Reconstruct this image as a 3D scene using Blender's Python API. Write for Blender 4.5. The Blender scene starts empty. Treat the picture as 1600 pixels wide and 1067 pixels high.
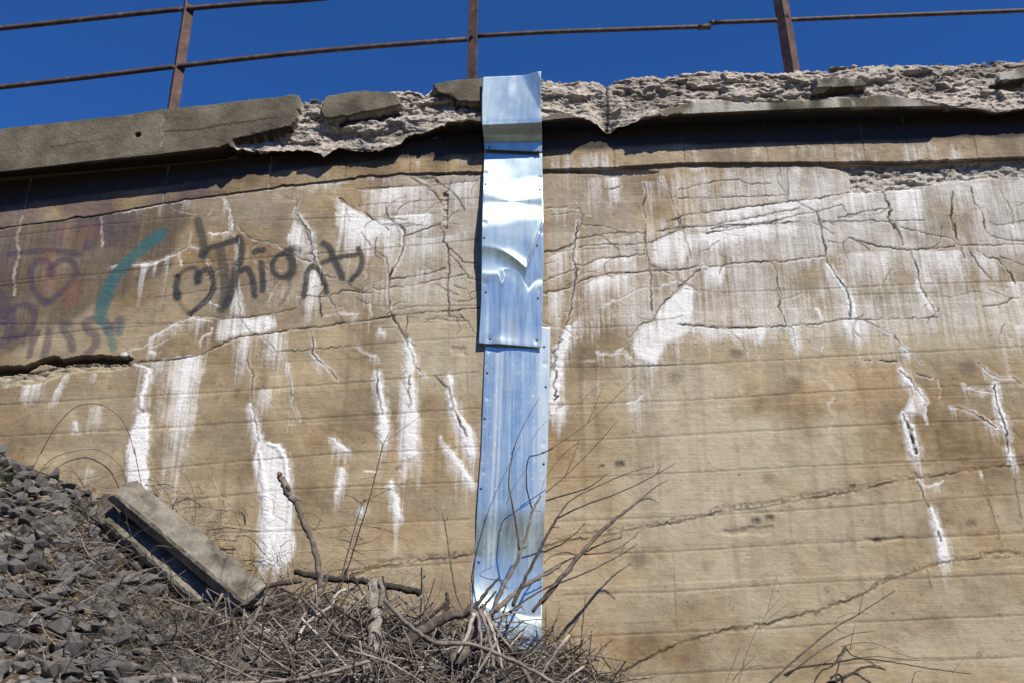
import bpy, bmesh, math, random
import numpy as np
from mathutils import Vector, Matrix, noise as mnoise

# ------------------------------------------------------------------ camera, sky, sun, exposure
SC = bpy.context.scene
COL = SC.collection
R = math.radians
PITCH = R(22.4)
FPX = 1500.0                       # focal length in photo pixels
EYE = Vector((0.0, 0.0, 1.6))
cd = bpy.data.cameras.new('camera')
cam = bpy.data.objects.new('camera', cd)
COL.objects.link(cam)
cam.location = EYE
cam.rotation_euler = (R(90) + PITCH, 0, 0)
cd.sensor_width = 36.0
cd.lens = FPX / 1600.0 * 36.0
cd.clip_start = 0.05
cd.clip_end = 2000.0
SC.camera = cam

SUN_EL, SUN_AZ = R(46), R(150)     # azimuth clockwise from +Y: behind the camera, to its right
world = bpy.data.worlds.new('World')
SC.world = world
world.use_nodes = True
wn = world.node_tree.nodes
wl = world.node_tree.links
bg = wn['Background']
sky = wn.new('ShaderNodeTexSky')
sky.sky_type = 'NISHITA'
sky.sun_disc = False
sky.sun_elevation = SUN_EL
sky.sun_rotation = SUN_AZ
sky.altitude = 6000.0
sky.air_density = 1.0
sky.dust_density = 0.0
sky.ozone_density = 10.0
deep = wn.new('ShaderNodeMix'); deep.data_type = 'RGBA'; deep.blend_type = 'MULTIPLY'   # the clear, polarised blue of the whole dome
deep.inputs[0].default_value = 1.0
deep.inputs[7].default_value = (0.50, 0.92, 1.22, 1)
wl.new(sky.outputs[0], deep.inputs[6])
wl.new(deep.outputs[2], bg.inputs[0])
bg.inputs[1].default_value = 0.145

sl = bpy.data.lights.new('sun', 'SUN')
sl.energy = 5.0
sl.angle = R(0.5)
sl.color = (1.0, 0.945, 0.84)
sun = bpy.data.objects.new('sun', sl)
COL.objects.link(sun)
sdir = Vector((math.sin(SUN_AZ) * math.cos(SUN_EL), math.cos(SUN_AZ) * math.cos(SUN_EL), math.sin(SUN_EL)))
sun.location = sdir * 40
sun.rotation_euler = (-sdir).to_track_quat('-Z', 'Y').to_euler()

SC.view_settings.view_transform = 'Standard'
SC.view_settings.look = 'None'
SC.view_settings.gamma = 1.0
SC.view_settings.use_curve_mapping = False
SC.view_settings.exposure = 0.27

# ------------------------------------------------------------------ image pixel positions -> place at a given depth
D = 4.6                            # wall face stands 4.6 m in front of the camera
YF = D - 0.150                     # front face of the coping
FWD = Vector((0, math.cos(PITCH), math.sin(PITCH)))
UPV = Vector((0, -math.sin(PITCH), math.cos(PITCH)))

def P(u, v, Y=D):
    d = Vector((1, 0, 0)) * ((u - 800.0) / FPX) + UPV * ((533.5 - v) / FPX) + FWD
    return EYE + d * (Y / d.y)

def zat(v, Y):
    """height of a level line seen at photo row v on the plane Y (independent of the column)"""
    return P(800, v, Y).z

REG = {'A': (0, 0, 2.963), 'B': (530, 0, 2.963), 'C': (1060, 0, 2.963), 'D': (0, 350, 2.963), 'E': (530, 350, 2.963),
       'F': (1060, 350, 2.963), 'G': (0, 700, 2.907), 'H': (530, 700, 2.907), 'I': (1060, 700, 2.907),
       'J': (240, 330, 4.706), 'K': (0, 300, 4.103), 'X': (0, 0, 1.0)}

def T(s):
    """'E 10,20 30,40' -> list of image pixel positions"""
    w = s.split()
    ox, oy, k = REG[w[0]]
    out = []
    for q in w[1:]:
        a, b = q.split(',')
        out.append((ox + float(a) / k, oy + float(b) / k))
    return out

def W(s, Y=D):
    """same, as (x, z) metres on the plane Y"""
    return [(p.x, p.z) for p in (P(u, v, Y) for u, v in T(s))]

# ------------------------------------------------------------------ noise
_rs = np.random.RandomState(11)
_TAB = _rs.rand(256, 256).astype(np.float32)

def vn(x, y, seed=0):
    x = np.asarray(x, np.float32) + seed * 17.31
    y = np.asarray(y, np.float32) + seed * 9.77
    xi = np.floor(x).astype(np.int32); yi = np.floor(y).astype(np.int32)
    fx = x - xi; fy = y - yi
    fx = fx * fx * (3 - 2 * fx); fy = fy * fy * (3 - 2 * fy)
    x0 = xi & 255; x1 = (xi + 1) & 255; y0 = yi & 255; y1 = (yi + 1) & 255
    a = _TAB[y0, x0]; b = _TAB[y0, x1]; c = _TAB[y1, x0]; d = _TAB[y1, x1]
    return (a + (b - a) * fx) * (1 - fy) + (c + (d - c) * fx) * fy

def fbm(x, y, octv=4, seed=0, gain=0.5):
    s = 0; a = 1.0; t = 0
    for o in range(octv):
        s = s + a * vn(x * 2.0 ** o + 3.7 * o, y * 2.0 ** o - 1.3 * o, seed + o * 3)
        t += a; a *= gain
    return s / t

def facets(x, y, cx_, cy_, seed=0, tilt=1.0):
    """angular fracture: jittered cells, each a small tilted plane; 0..1 about"""
    gx_ = np.asarray(x, np.float32) / cx_ + seed * 7.3; gy_ = np.asarray(y, np.float32) / cy_ + seed * 3.1
    ix = np.floor(gx_).astype(np.int32); iy = np.floor(gy_).astype(np.int32)
    best = np.full(gx_.shape, 9e9, np.float32); out = np.zeros(gx_.shape, np.float32)
    for dx in (-1, 0, 1):
        for dy in (-1, 0, 1):
            a = (ix + dx) & 255; b = (iy + dy) & 255
            px = ix + dx + _TAB[b, a]; py = iy + dy + _TAB[(b + 91) & 255, (a + 37) & 255]
            ex = gx_ - px; ey = gy_ - py
            d = ex * ex + ey * ey
            h = _TAB[(b + 13) & 255, (a + 151) & 255] + tilt * ((_TAB[(b + 70) & 255, (a + 5) & 255] - .5) * ex + (_TAB[(b + 33) & 255, (a + 99) & 255] - .5) * ey)
            m = d < best
            best = np.where(m, d, best); out = np.where(m, h, out)
    return out

def sm(a, b, x):
    t = np.clip((x - a) / (b - a), 0, 1)
    return t * t * (3 - 2 * t)

rnd = random.Random(5)

# ------------------------------------------------------------------ mesh helpers
def link(o, parent=None):
    COL.objects.link(o)
    if parent is not None:
        o.parent = parent
    return o

def tag(o, label=None, cat=None, group=None, kind=None):
    if label: o['label'] = label
    if cat: o['category'] = cat
    if group: o['group'] = group
    if kind: o['kind'] = kind
    return o

def empty(name, loc, label=None, cat=None, group=None):
    o = bpy.data.objects.new(name, None)
    o.location = loc
    link(o)
    bpy.context.view_layer.update()
    return tag(o, label, cat, group)

def np_mesh(name, verts, faces, mat, smooth=True, attrs=None):
    """verts (n,3) float, faces (m,k) int"""
    verts = np.ascontiguousarray(verts, np.float32); faces = np.ascontiguousarray(faces, np.int32)
    me = bpy.data.meshes.new(name)
    n = len(verts); m, k = faces.shape
    me.vertices.add(n); me.vertices.foreach_set('co', verts.ravel())
    me.loops.add(m * k); me.loops.foreach_set('vertex_index', faces.ravel())
    me.polygons.add(m); me.polygons.foreach_set('loop_start', np.arange(0, m * k, k, dtype=np.int32))
    me.update(calc_edges=True)
    me.polygons.foreach_set('use_smooth', np.full(m, smooth, dtype=bool))
    for an, arr in (attrs or {}).items():
        at = me.attributes.new(an, 'FLOAT_COLOR', 'POINT')
        at.data.foreach_set('color', np.ascontiguousarray(arr, np.float32).ravel())
    if mat: me.materials.append(mat)
    me.validate()
    return me

def grid_faces(nr, nc, flip=False):
    i = np.arange(nr - 1)[:, None] * nc + np.arange(nc - 1)[None, :]
    f = np.stack([i, i + 1, i + nc + 1, i + nc], -1).reshape(-1, 4)
    return f[:, ::-1] if flip else f

def obj(name, me, parent=None):
    o = bpy.data.objects.new(name, me)
    link(o, parent)
    if parent is not None:
        o.matrix_parent_inverse = Matrix.Translation(-parent.location)
    return o

class MB:
    """collects tubes and solids in world space, becomes ONE mesh object"""
    def __init__(s): s.v = []; s.f = []; s.t = []
    def add(s, vs, fs):
        b = len(s.v); s.t += [rnd.random()] * len(vs); s.v += [tuple(p) for p in vs]; s.f += [tuple(i + b for i in f) for f in fs]
    def box(s, c, size, rot=None):
        m = rot if rot else Matrix.Identity(3)
        vs = [Vector(c) + m @ Vector((size[0] * x / 2, size[1] * y / 2, size[2] * z / 2)) for z in (-1, 1) for y in (-1, 1) for x in (-1, 1)]
        s.add(vs, [(0, 2, 3, 1), (4, 5, 7, 6), (0, 1, 5, 4), (2, 6, 7, 3), (0, 4, 6, 2), (1, 3, 7, 5)])
    def build(s, name, mat, parent=None, smooth=False):
        me = bpy.data.meshes.new(name)
        me.from_pydata(s.v, [], s.f); me.update()
        if smooth:
            me.polygons.foreach_set('use_smooth', [True] * len(me.polygons))
        at = me.attributes.new('tone', 'FLOAT', 'POINT'); at.data.foreach_set('value', s.t)
        me.materials.append(mat)
        return obj(name, me, parent)

def smooth_path(pts, sub=4):
    pts = [Vector(p) for p in pts]
    if len(pts) < 3 or sub < 2: return pts
    q = [pts[0] * 2 - pts[1]] + pts + [pts[-1] * 2 - pts[-2]]
    out = []
    for i in range(1, len(q) - 2):
        a, b, c, d = q[i - 1], q[i], q[i + 1], q[i + 2]
        for k in range(sub):
            t = k / sub
            out.append(0.5 * ((2 * b) + (c - a) * t + (2 * a - 5 * b + 4 * c - d) * t * t + (3 * b - a - 3 * c + d) * t ** 3))
    out.append(pts[-1])
    return out

def tube(mb, pts, r0, r1, sides=6, sub=4, knob=0.0, rg=rnd, jag=0.0):
    path = smooth_path(pts, sub)
    if jag:
        for i in range(1, len(path) - 1):
            path[i] = path[i] + Vector((rg.uniform(-1, 1), rg.uniform(-1, 1), rg.uniform(-1, 1))) * jag
    n = len(path)
    t = (path[1] - path[0]).normalized()
    nrm = t.orthogonal().normalized()
    vs = []; fs = []
    for i, p in enumerate(path):
        if i < n - 1: t2 = (path[i + 1] - p)
        else: t2 = (p - path[i - 1])
        if t2.length < 1e-9: t2 = t
        t2 = t2.normalized()
        nrm = (nrm - t2 * nrm.dot(t2))
        nrm = nrm.normalized() if nrm.length > 1e-6 else t2.orthogonal().normalized()
        bn = t2.cross(nrm)
        r = r0 + (r1 - r0) * i / (n - 1)
        for k in range(sides):
            a = 2 * math.pi * k / sides
            rr = r * (1 + knob * rg.uniform(-1, 1))
            vs.append(p + (nrm * math.cos(a) + bn * math.sin(a)) * rr)
        t = t2
    for i in range(n - 1):
        for k in range(sides):
            k2 = (k + 1) % sides
            fs.append((i * sides + k, i * sides + k2, (i + 1) * sides + k2, (i + 1) * sides + k))
    fs.append(tuple(range(sides - 1, -1, -1)))
    fs.append(tuple((n - 1) * sides + k for k in range(sides)))
    mb.add(vs, fs)

# ------------------------------------------------------------------ materials
class NT:
    def __init__(s, name):
        s.m = bpy.data.materials.new(name); s.m.use_nodes = True
        s.t = s.m.node_tree; s.n = s.t.nodes; s.l = s.t.links
        s.b = s.n['Principled BSDF']
        s.b.inputs['Specular IOR Level'].default_value = 0.25
    def node(s, ty, **kw):
        n = s.n.new(ty)
        for k, v in kw.items(): setattr(n, k, v)
        return n
    def lk(s, a, b): s.l.new(a, b)
    def noise(s, scale, detail=6, rough=0.6, vec=None, stretch=None):
        n = s.node('ShaderNodeTexNoise'); n.inputs['Scale'].default_value = scale
        n.inputs['Detail'].default_value = detail; n.inputs['Roughness'].default_value = rough
        if vec is None: vec = s.pos()
        if stretch:
            mp = s.node('ShaderNodeMapping'); mp.inputs['Scale'].default_value = stretch
            s.lk(vec, mp.inputs[0]); vec = mp.outputs[0]
        s.lk(vec, n.inputs['Vector'])
        return n.outputs['Fac']
    def pos(s):
        if not hasattr(s, '_p'):
            s._p = s.node('ShaderNodeTexCoord').outputs['Object']
        return s._p
    def ramp(s, fac, stops):
        r = s.node('ShaderNodeValToRGB')
        e = r.color_ramp.elements
        while len(e) < len(stops): e.new(0.5)
        for q, (p, c) in zip(e, stops):
            q.position = p; q.color = c if len(c) == 4 else (*c, 1)
        s.lk(fac, r.inputs[0]); return r.outputs[0]
    def math(s, op, a, b=None, clamp=False):
        n = s.node('ShaderNodeMath', operation=op); n.use_clamp = clamp
        for i, q in enumerate((a, b)):
            if q is None: continue
            if isinstance(q, (int, float)): n.inputs[i].default_value = q
            else: s.lk(q, n.inputs[i])
        return n.outputs[0]
    def mix(s, fac, a, b, mode='MIX'):
        n = s.node('ShaderNodeMix', data_type='RGBA', blend_type=mode)
        for i, q in ((0, fac), (6, a), (7, b)):
            if isinstance(q, (int, float)): n.inputs[i].default_value = q
            elif isinstance(q, tuple): n.inputs[i].default_value = (*q, 1) if len(q) == 3 else q
            else: s.lk(q, n.inputs[i])
        return n.outputs[2]
    def bump(s, h, dist, strength=1.0):
        b = s.node('ShaderNodeBump'); b.inputs['Distance'].default_value = dist; b.inputs['Strength'].default_value = strength
        s.lk(h, b.inputs['Height']); s.lk(b.outputs[0], s.b.inputs['Normal']); return b
    def color(s, c): s.lk(c, s.b.inputs['Base Color'])
    def rough(s, v):
        if isinstance(v, (int, float)): s.b.inputs['Roughness'].default_value = v
        else: s.lk(v, s.b.inputs['Roughness'])

def mat_wall():
    m = NT('board_marked_concrete')
    A1 = m.node('ShaderNodeAttribute', attribute_name='marks')     # r efflorescence, g painted coping shade, grey stain, b pale, a painted dark of cracks and hollows
    A2 = m.node('ShaderNodeAttribute', attribute_name='paint')
    A3 = m.node('ShaderNodeAttribute', attribute_name='tone')      # r board tone, g rust/ochre
    s1 = m.node('ShaderNodeSeparateColor'); m.lk(A1.outputs['Color'], s1.inputs[0])
    s3 = m.node('ShaderNodeSeparateColor'); m.lk(A3.outputs['Color'], s3.inputs[0])
    big = m.noise(2.2, 5, 0.62)
    mid = m.noise(14, 6, 0.65)
    fine = m.noise(120, 4, 0.7)
    grain = m.noise(40, 5, 0.7, stretch=(0.12, 1, 1.6))
    base = m.ramp(big, [(0.28, (0.150, 0.101, 0.052)), (0.43, (0.246, 0.174, 0.094)), (0.56, (0.350, 0.259, 0.150)), (0.74, (0.46, 0.358, 0.230))])
    base = m.mix(0.55, base, m.ramp(mid, [(0.25, (0.24, 0.225, 0.20)), (0.5, (0.5, 0.5, 0.5)), (0.75, (0.72, 0.71, 0.69))]), 'OVERLAY')
    base = m.mix(0.35, base, m.ramp(grain, [(0.3, (0.33, 0.32, 0.31)), (0.7, (0.62, 0.62, 0.62))]), 'OVERLAY')
    base = m.mix(1.0, base, s3.outputs[0], 'MULTIPLY')
    base = m.mix(s3.outputs[1], base, (0.40, 0.25, 0.125))
    spk = m.ramp(fine, [(0.30, (0.16, 0.16, 0.16)), (0.42, (0.5, 0.5, 0.5)), (0.62, (0.5, 0.5, 0.5)), (0.75, (0.68, 0.68, 0.66))])
    base = m.mix(0.4, base, spk, 'OVERLAY')
    pale = m.mix(m.math('MULTIPLY', m.ramp(mid, [(0.3, (0.2, 0.2, 0.2)), (0.6, (1, 1, 1))]), 0.35), (0.40, 0.345, 0.235), (0.52, 0.465, 0.345))
    sep = m.node('ShaderNodeSeparateXYZ'); m.lk(m.pos(), sep.inputs[0])
    up = m.math('ADD', m.math('MULTIPLY', m.math('SUBTRACT', sep.outputs[2], 3.55), 1.6), m.math('MULTIPLY', m.math('SUBTRACT', big, 0.5), 1.5), True)
    pale = m.mix(m.math('MULTIPLY', up, 0.75), pale, m.mix(mid, (0.30, 0.278, 0.250), (0.46, 0.435, 0.40)))
    c = m.mix(s1.outputs[2], base, m.mix(0.5, pale, spk, 'OVERLAY'))
    blot = m.ramp(m.noise(6.5, 9, 0.74), [(0.50, (0, 0, 0)), (0.66, (1, 1, 1))])
    c = m.mix(m.math('MULTIPLY', blot, 0.34), c, (0.135, 0.092, 0.052))
    lite = m.ramp(m.noise(4.7, 9, 0.74, stretch=(1, 1, 1.7)), [(0.54, (0, 0, 0)), (0.70, (1, 1, 1))])
    c = m.mix(m.math('MULTIPLY', lite, 0.38), c, (0.47, 0.40, 0.29))
    strk = m.noise(60, 4, 0.6, stretch=(1, 1, 0.05))
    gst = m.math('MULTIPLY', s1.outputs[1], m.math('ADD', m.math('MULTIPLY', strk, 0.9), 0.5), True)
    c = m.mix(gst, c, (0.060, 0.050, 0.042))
    crm = m.math('MULTIPLY', s3.outputs[2], m.math('ADD', m.math('MULTIPLY', mid, 1.0), 0.45), True)
    c = m.mix(crm, c, (0.54, 0.455, 0.345))
    # spray paint, thin and uneven
    al = m.math('MULTIPLY', A2.outputs['Alpha'], m.math('ADD', m.math('MULTIPLY', mid, 0.7), 0.62), True)
    al = m.math('MULTIPLY', al, m.ramp(fine, [(0.28, (0.45, 0.45, 0.45)), (0.5, (1, 1, 1))]), True)
    c = m.mix(al, c, A2.outputs['Color'])
    # lime bloom: broken up by pores
    e = m.math('ADD', s1.outputs[0], m.math('MULTIPLY', m.math('SUBTRACT', fine, 0.5), 0.5))
    e = m.math('ADD', e, m.math('MULTIPLY', m.math('SUBTRACT', strk, 0.5), 0.9))
    e = m.math('ADD', e, m.math('MULTIPLY', m.math('SUBTRACT', mid, 0.5), 0.28))
    e = m.math('MULTIPLY', m.math('SUBTRACT', e, 0.13), 1.42, True)
    crust = m.noise(75, 6, 0.8)
    e = m.math('MULTIPLY', e, m.ramp(s1.outputs[0], [(0.02, (0, 0, 0)), (0.2, (1, 1, 1))]), True)
    c = m.mix(e, c, m.mix(0.38, m.mix(mid, (0.62, 0.59, 0.54), (0.85, 0.845, 0.83)), m.ramp(crust, [(0.32, (0.40, 0.37, 0.33)), (0.48, (0.78, 0.77, 0.745)), (0.7, (0.88, 0.878, 0.865))])))
    c = m.mix(A1.outputs['Alpha'], c, (0.022, 0.017, 0.012))
    m.color(c)
    m.rough(0.92)
    h = m.math('ADD', m.math('MULTIPLY', fine, 0.5), m.math('MULTIPLY', grain, 0.6))
    h = m.math('ADD', h, m.math('MULTIPLY', mid, 0.9))
    h = m.math('ADD', h, m.math('MULTIPLY', m.math('MULTIPLY', crust, e), 0.9))
    m.bump(h, 0.006, 0.75)
    return m.m

def mat_coping():
    m = NT('weathered_coping_concrete')
    A1 = m.node('ShaderNodeAttribute', attribute_name='marks')     # r intact skin, g painted shade of cracks, hollows, soffit, b white stain
    s1 = m.node('ShaderNodeSeparateColor'); m.lk(A1.outputs['Color'], s1.inputs[0])
    big = m.noise(5, 5, 0.6); mid = m.noise(28, 6, 0.7); fine = m.noise(140, 4, 0.75)
    skin = m.ramp(big, [(0.32, (0.055, 0.048, 0.036)), (0.5, (0.120, 0.104, 0.074)), (0.70, (0.20, 0.172, 0.126))])
    skin = m.mix(0.7, skin, m.ramp(fine, [(0.3, (0.22, 0.22, 0.22)), (0.5, (0.5, 0.5, 0.5)), (0.7, (0.78, 0.78, 0.76))]), 'OVERLAY')
    raw = m.ramp(mid, [(0.26, (0.24, 0.195, 0.15)), (0.46, (0.42, 0.365, 0.30)), (0.70, (0.57, 0.525, 0.455))])
    raw = m.mix(0.6, raw, m.ramp(fine, [(0.3, (0.25, 0.24, 0.23)), (0.5, (0.5, 0.5, 0.5)), (0.7, (0.7, 0.7, 0.7))]), 'OVERLAY')
    agg = m.node('ShaderNodeTexVoronoi'); agg.inputs['Scale'].default_value = 55; m.lk(m.pos(), agg.inputs['Vector'])
    hue = m.node('ShaderNodeSeparateColor'); m.lk(agg.outputs['Color'], hue.inputs[0])
    raw = m.mix(m.ramp(hue.outputs[0], [(0.72, (0, 0, 0)), (0.78, (0.7, 0.7, 0.7))]), raw, (0.24, 0.215, 0.19))
    c = m.mix(s1.outputs[0], raw, skin)
    c = m.mix(s1.outputs[2], c, (0.60, 0.58, 0.52))
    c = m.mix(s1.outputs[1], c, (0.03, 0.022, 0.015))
    m.color(c); m.rough(0.95)
    h = m.math('ADD', m.math('MULTIPLY', fine, 0.5), mid)
    h = m.math('ADD', h, m.math('MULTIPLY', agg.outputs['Distance'], -0.5))
    m.bump(h, 0.008, 0.6)
    return m.m

def mat_simple(name, stops, scale, rough=0.9, bump=0.004, stretch=None, obj_random=0.0, detail=6, metallic=0.0, fine=150, sticks=0.0):
    m = NT(name)
    n = m.noise(scale, detail, 0.65, stretch=stretch)
    c = m.ramp(n, stops)
    f = m.noise(fine, 3, 0.7)
    c = m.mix(0.5, c, m.ramp(f, [(0.3, (0.3, 0.3, 0.3)), (0.5, (0.5, 0.5, 0.5)), (0.7, (0.68, 0.68, 0.68))]), 'OVERLAY')
    if sticks:                                      # every stick its own weathering
        A = m.node('ShaderNodeAttribute', attribute_name='tone')
        k = m.math('POWER', A.outputs['Fac'], 1.5)
        c = m.mix(1.0, c, m.math('ADD', m.math('MULTIPLY', k, 2.2 * sticks), 1 - sticks * .75), 'MULTIPLY')
    if obj_random:
        oi = m.node('ShaderNodeObjectInfo')
        k = m.math('ADD', m.math('MULTIPLY', oi.outputs['Random'], 2 * obj_random), 1 - obj_random)
        c = m.mix(1.0, c, k, 'MULTIPLY')
    m.color(c); m.rough(rough)
    m.b.inputs['Metallic'].default_value = metallic
    m.bump(m.math('ADD', n, m.math('MULTIPLY', f, 0.4)), bump, 0.8)
    return m.m

def mat_stone(single):
    m = NT('crushed_basalt' if single else 'crushed_basalt_bed')
    if single:
        k = m.node('ShaderNodeObjectInfo').outputs['Random']
    else:
        A = m.node('ShaderNodeAttribute', attribute_name='tone'); k = A.outputs['Fac']
    base = m.ramp(k, [(0.0, (0.026, 0.026, 0.025)), (0.22, (0.066, 0.067, 0.068)), (0.5, (0.140, 0.138, 0.134)), (0.66, (0.088, 0.093, 0.098)), (0.8, (0.225, 0.217, 0.205)),
                      (0.93, (0.12, 0.10, 0.082)), (0.97, (0.16, 0.12, 0.08)), (1.0, (0.25, 0.225, 0.19))])
    n = m.noise(45, 6, 0.7); f = m.noise(260, 3, 0.7)
    c = m.mix(0.75, base, m.ramp(n, [(0.3, (0.3, 0.3, 0.3)), (0.5, (0.5, 0.5, 0.5)), (0.7, (0.72, 0.7, 0.67))]), 'OVERLAY')
    dust = m.math('MULTIPLY', m.ramp(m.noise(20, 5, 0.7), [(0.38, (0, 0, 0)), (0.66, (1, 1, 1))]), 0.6)
    c = m.mix(dust, c, (0.255, 0.222, 0.182))
    m.color(c); m.rough(0.8)
    m.bump(m.math('ADD', n, m.math('MULTIPLY', f, 0.4)), 0.006, 0.8)
    return m.m

def mat_metal(name):
    m = NT(name)
    A = m.node('ShaderNodeAttribute', attribute_name='stain_shade')
    s = m.node('ShaderNodeSeparateColor'); m.lk(A.outputs['Color'], s.inputs[0])
    n = m.noise(9, 5, 0.6); st = m.noise(70, 4, 0.6, stretch=(1, 1, 0.03)); f = m.noise(220, 3, 0.7)
    c = m.mix(n, (0.45, 0.56, 0.545), (0.585, 0.69, 0.665))
    c = m.mix(0.5, c, m.ramp(st, [(0.35, (0.38, 0.38, 0.38)), (0.65, (0.62, 0.62, 0.62))]), 'OVERLAY')
    dust = m.ramp(m.noise(13, 8, 0.75, stretch=(1, 1, .5)), [(0.50, (0, 0, 0)), (0.72, (0.5, 0.5, 0.5))])
    c = m.mix(dust, c, (0.36, 0.37, 0.36))
    c = m.mix(s.outputs[0], c, (0.78, 0.78, 0.76))
    c = m.mix(s.outputs[1], c, (0.16, 0.13, 0.10))
    m.color(c)
    dull = m.math('MULTIPLY', m.ramp(m.math('ADD', m.math('MULTIPLY', st, .6), m.math('MULTIPLY', n, .4)), [(0.3, (0.2, 0.2, 0.2)), (0.7, (0.55, 0.55, 0.55))]), 0.80)
    met = m.math('SUBTRACT', m.math('SUBTRACT', 1.0, dull), m.math('MULTIPLY', s.outputs[0], 0.5), True)
    met = m.math('SUBTRACT', met, m.math('MULTIPLY', dust, .5), True)
    m.lk(met, m.b.inputs['Metallic'])
    m.rough(m.math('ADD', m.math('ADD', m.math('MULTIPLY', n, 0.10), 0.26), m.math('MULTIPLY', s.outputs[0], 0.3)))
    m.b.inputs['Anisotropic'].default_value = 0.7          # rolled sheet: the mill lines run upright
    tg = m.node('ShaderNodeTangent', direction_type='RADIAL', axis='Z'); m.lk(tg.outputs[0], m.b.inputs['Tangent'])
    h = m.math('ADD', m.math('MULTIPLY', f, 0.05), m.noise(5, 2, 0.5))
    m.bump(h, 0.006, 0.12)
    return m.m

def mat_rust(name='rusty_iron'):
    m = NT(name)
    n = m.noise(16, 6, 0.7); f = m.noise(150, 4, 0.7)
    c = m.ramp(n, [(0.3, (0.045, 0.030, 0.026)), (0.5, (0.105, 0.060, 0.048)), (0.62, (0.145, 0.086, 0.068)), (0.75, (0.21, 0.165, 0.14))])
    c = m.mix(0.5, c, m.ramp(f, [(0.3, (0.25, 0.25, 0.25)), (0.5, (0.5, 0.5, 0.5)), (0.7, (0.7, 0.7, 0.7))]), 'OVERLAY')
    m.color(c); m.rough(0.75)
    m.bump(m.math('ADD', n, m.math('MULTIPLY', f, 0.5)), 0.003, 0.8)
    return m.m

M_WALL = mat_wall(); M_COP = mat_coping()
M_CORE = mat_simple('wall_core_concrete', [(0.3, (0.2, 0.15, 0.1)), (0.7, (0.35, 0.27, 0.18))], 6)
M_SOIL = mat_simple('dry_soil', [(0.3, (0.022, 0.015, 0.010)), (0.5, (0.062, 0.043, 0.028)), (0.75, (0.15, 0.105, 0.065))], 8, 0.97, 0.02)
M_FIELD = mat_simple('dry_grassland', [(0.3, (0.04, 0.036, 0.018)), (0.7, (0.075, 0.066, 0.036))], 0.8, 0.97, 0.02)
M_STONE1 = mat_stone(True); M_STONE2 = mat_stone(False)
M_METAL = mat_metal('galvanised_sheet')
M_NAIL = mat_simple('nail_steel', [(0.3, (0.04, 0.035, 0.03)), (0.7, (0.16, 0.14, 0.12))], 60, 0.6, 0.001, metallic=0.6)
M_RUST = mat_rust()
M_PIPE = mat_simple('dull_pipe_iron', [(0.3, (0.035, 0.026, 0.024)), (0.55, (0.080, 0.056, 0.048)), (0.8, (0.19, 0.15, 0.125))], 22, 0.6, 0.002)
M_PRECAST = mat_simple('precast_concrete', [(0.30, (0.055, 0.045, 0.034)), (0.45, (0.150, 0.130, 0.102)), (0.58, (0.225, 0.203, 0.165)), (0.75, (0.31, 0.29, 0.245))], 9, 0.95, 0.007, fine=110)
M_WOOD = mat_simple('grey_dead_wood', [(0.28, (0.090, 0.075, 0.061)), (0.5, (0.200, 0.173, 0.144)), (0.72, (0.33, 0.295, 0.25))], 30, 0.9, 0.004, obj_random=0.25, sticks=0.55)
M_BARK = mat_simple('dark_bark', [(0.25, (0.030, 0.024, 0.019)), (0.5, (0.088, 0.071, 0.057)), (0.75, (0.19, 0.162, 0.133))], 35, 0.92, 0.004, obj_random=0.2, sticks=0.8)
M_TWIG = mat_simple('bare_twig', [(0.3, (0.045, 0.034, 0.026)), (0.7, (0.13, 0.105, 0.082))], 40, 0.9, 0.002, sticks=0.8)
M_CANE = mat_simple('bramble_cane', [(0.3, (0.07, 0.025, 0.025)), (0.7, (0.15, 0.07, 0.06))], 40, 0.8, 0.002)
M_STRAW = mat_simple('dry_straw', [(0.3, (0.14, 0.112, 0.082)), (0.7, (0.36, 0.31, 0.24))], 25, 0.9, 0.001, sticks=0.8)
M_GREEN = mat_simple('green_grass', [(0.3, (0.045, 0.07, 0.018)), (0.7, (0.09, 0.125, 0.035))], 25, 0.8, 0.001)
M_LEAF = mat_simple('dead_leaf', [(0.3, (0.13, 0.075, 0.035)), (0.7, (0.33, 0.22, 0.12))], 25, 0.85, 0.001)

# ------------------------------------------------------------------ terrain
_CON = [(-700, 560), (-300, 615), (0, 702), (75, 738), (150, 778), (250, 815), (330, 862), (400, 908), (500, 938), (700, 985), (850, 1022), (1000, 1075), (1300, 1120), (1900, 1180)]
_CX = []; _CZ = []
for u, v in _CON:
    p = P(u, v); _CX.append(p.x); _CZ.append(p.z)

def terrain_z(x, y):
    x = np.asarray(x, np.float64); y = np.asarray(y, np.float64)
    zw = np.interp(x, _CX, _CZ)
    k = np.interp(x, [-2.5, -1.0, 0.5, 2.0], [0.52, 0.50, 0.50, 0.62])
    z = zw - k * np.maximum(D - y, 0)
    z = z + 0.05 * (fbm(x * 2.3 + 9, y * 2.3, 4, 5) - 0.5)
    z = np.where(z > 0.12, z, 0.12 * np.exp((np.minimum(z, 0.12) - 0.12) / 0.12) )
    return z

_TX = np.arange(-4.5, 4.5, 0.025); _TY = np.arange(0.0, D + 0.1, 0.025)
_TZ = terrain_z(*np.meshgrid(_TX, _TY)).tolist()

def tz(x, y):
    """height of the slope, read from a 25 mm table"""
    fx = min(max((x + 4.5) / 0.025, 0), len(_TX) - 1.001); fy = min(max(y / 0.025, 0), len(_TY) - 1.001)
    i = int(fx); j = int(fy); fx -= i; fy -= j
    a, b = _TZ[j], _TZ[j + 1]
    return (a[i] * (1 - fx) + a[i + 1] * fx) * (1 - fy) + (b[i] * (1 - fx) + b[i + 1] * fx) * fy

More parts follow.
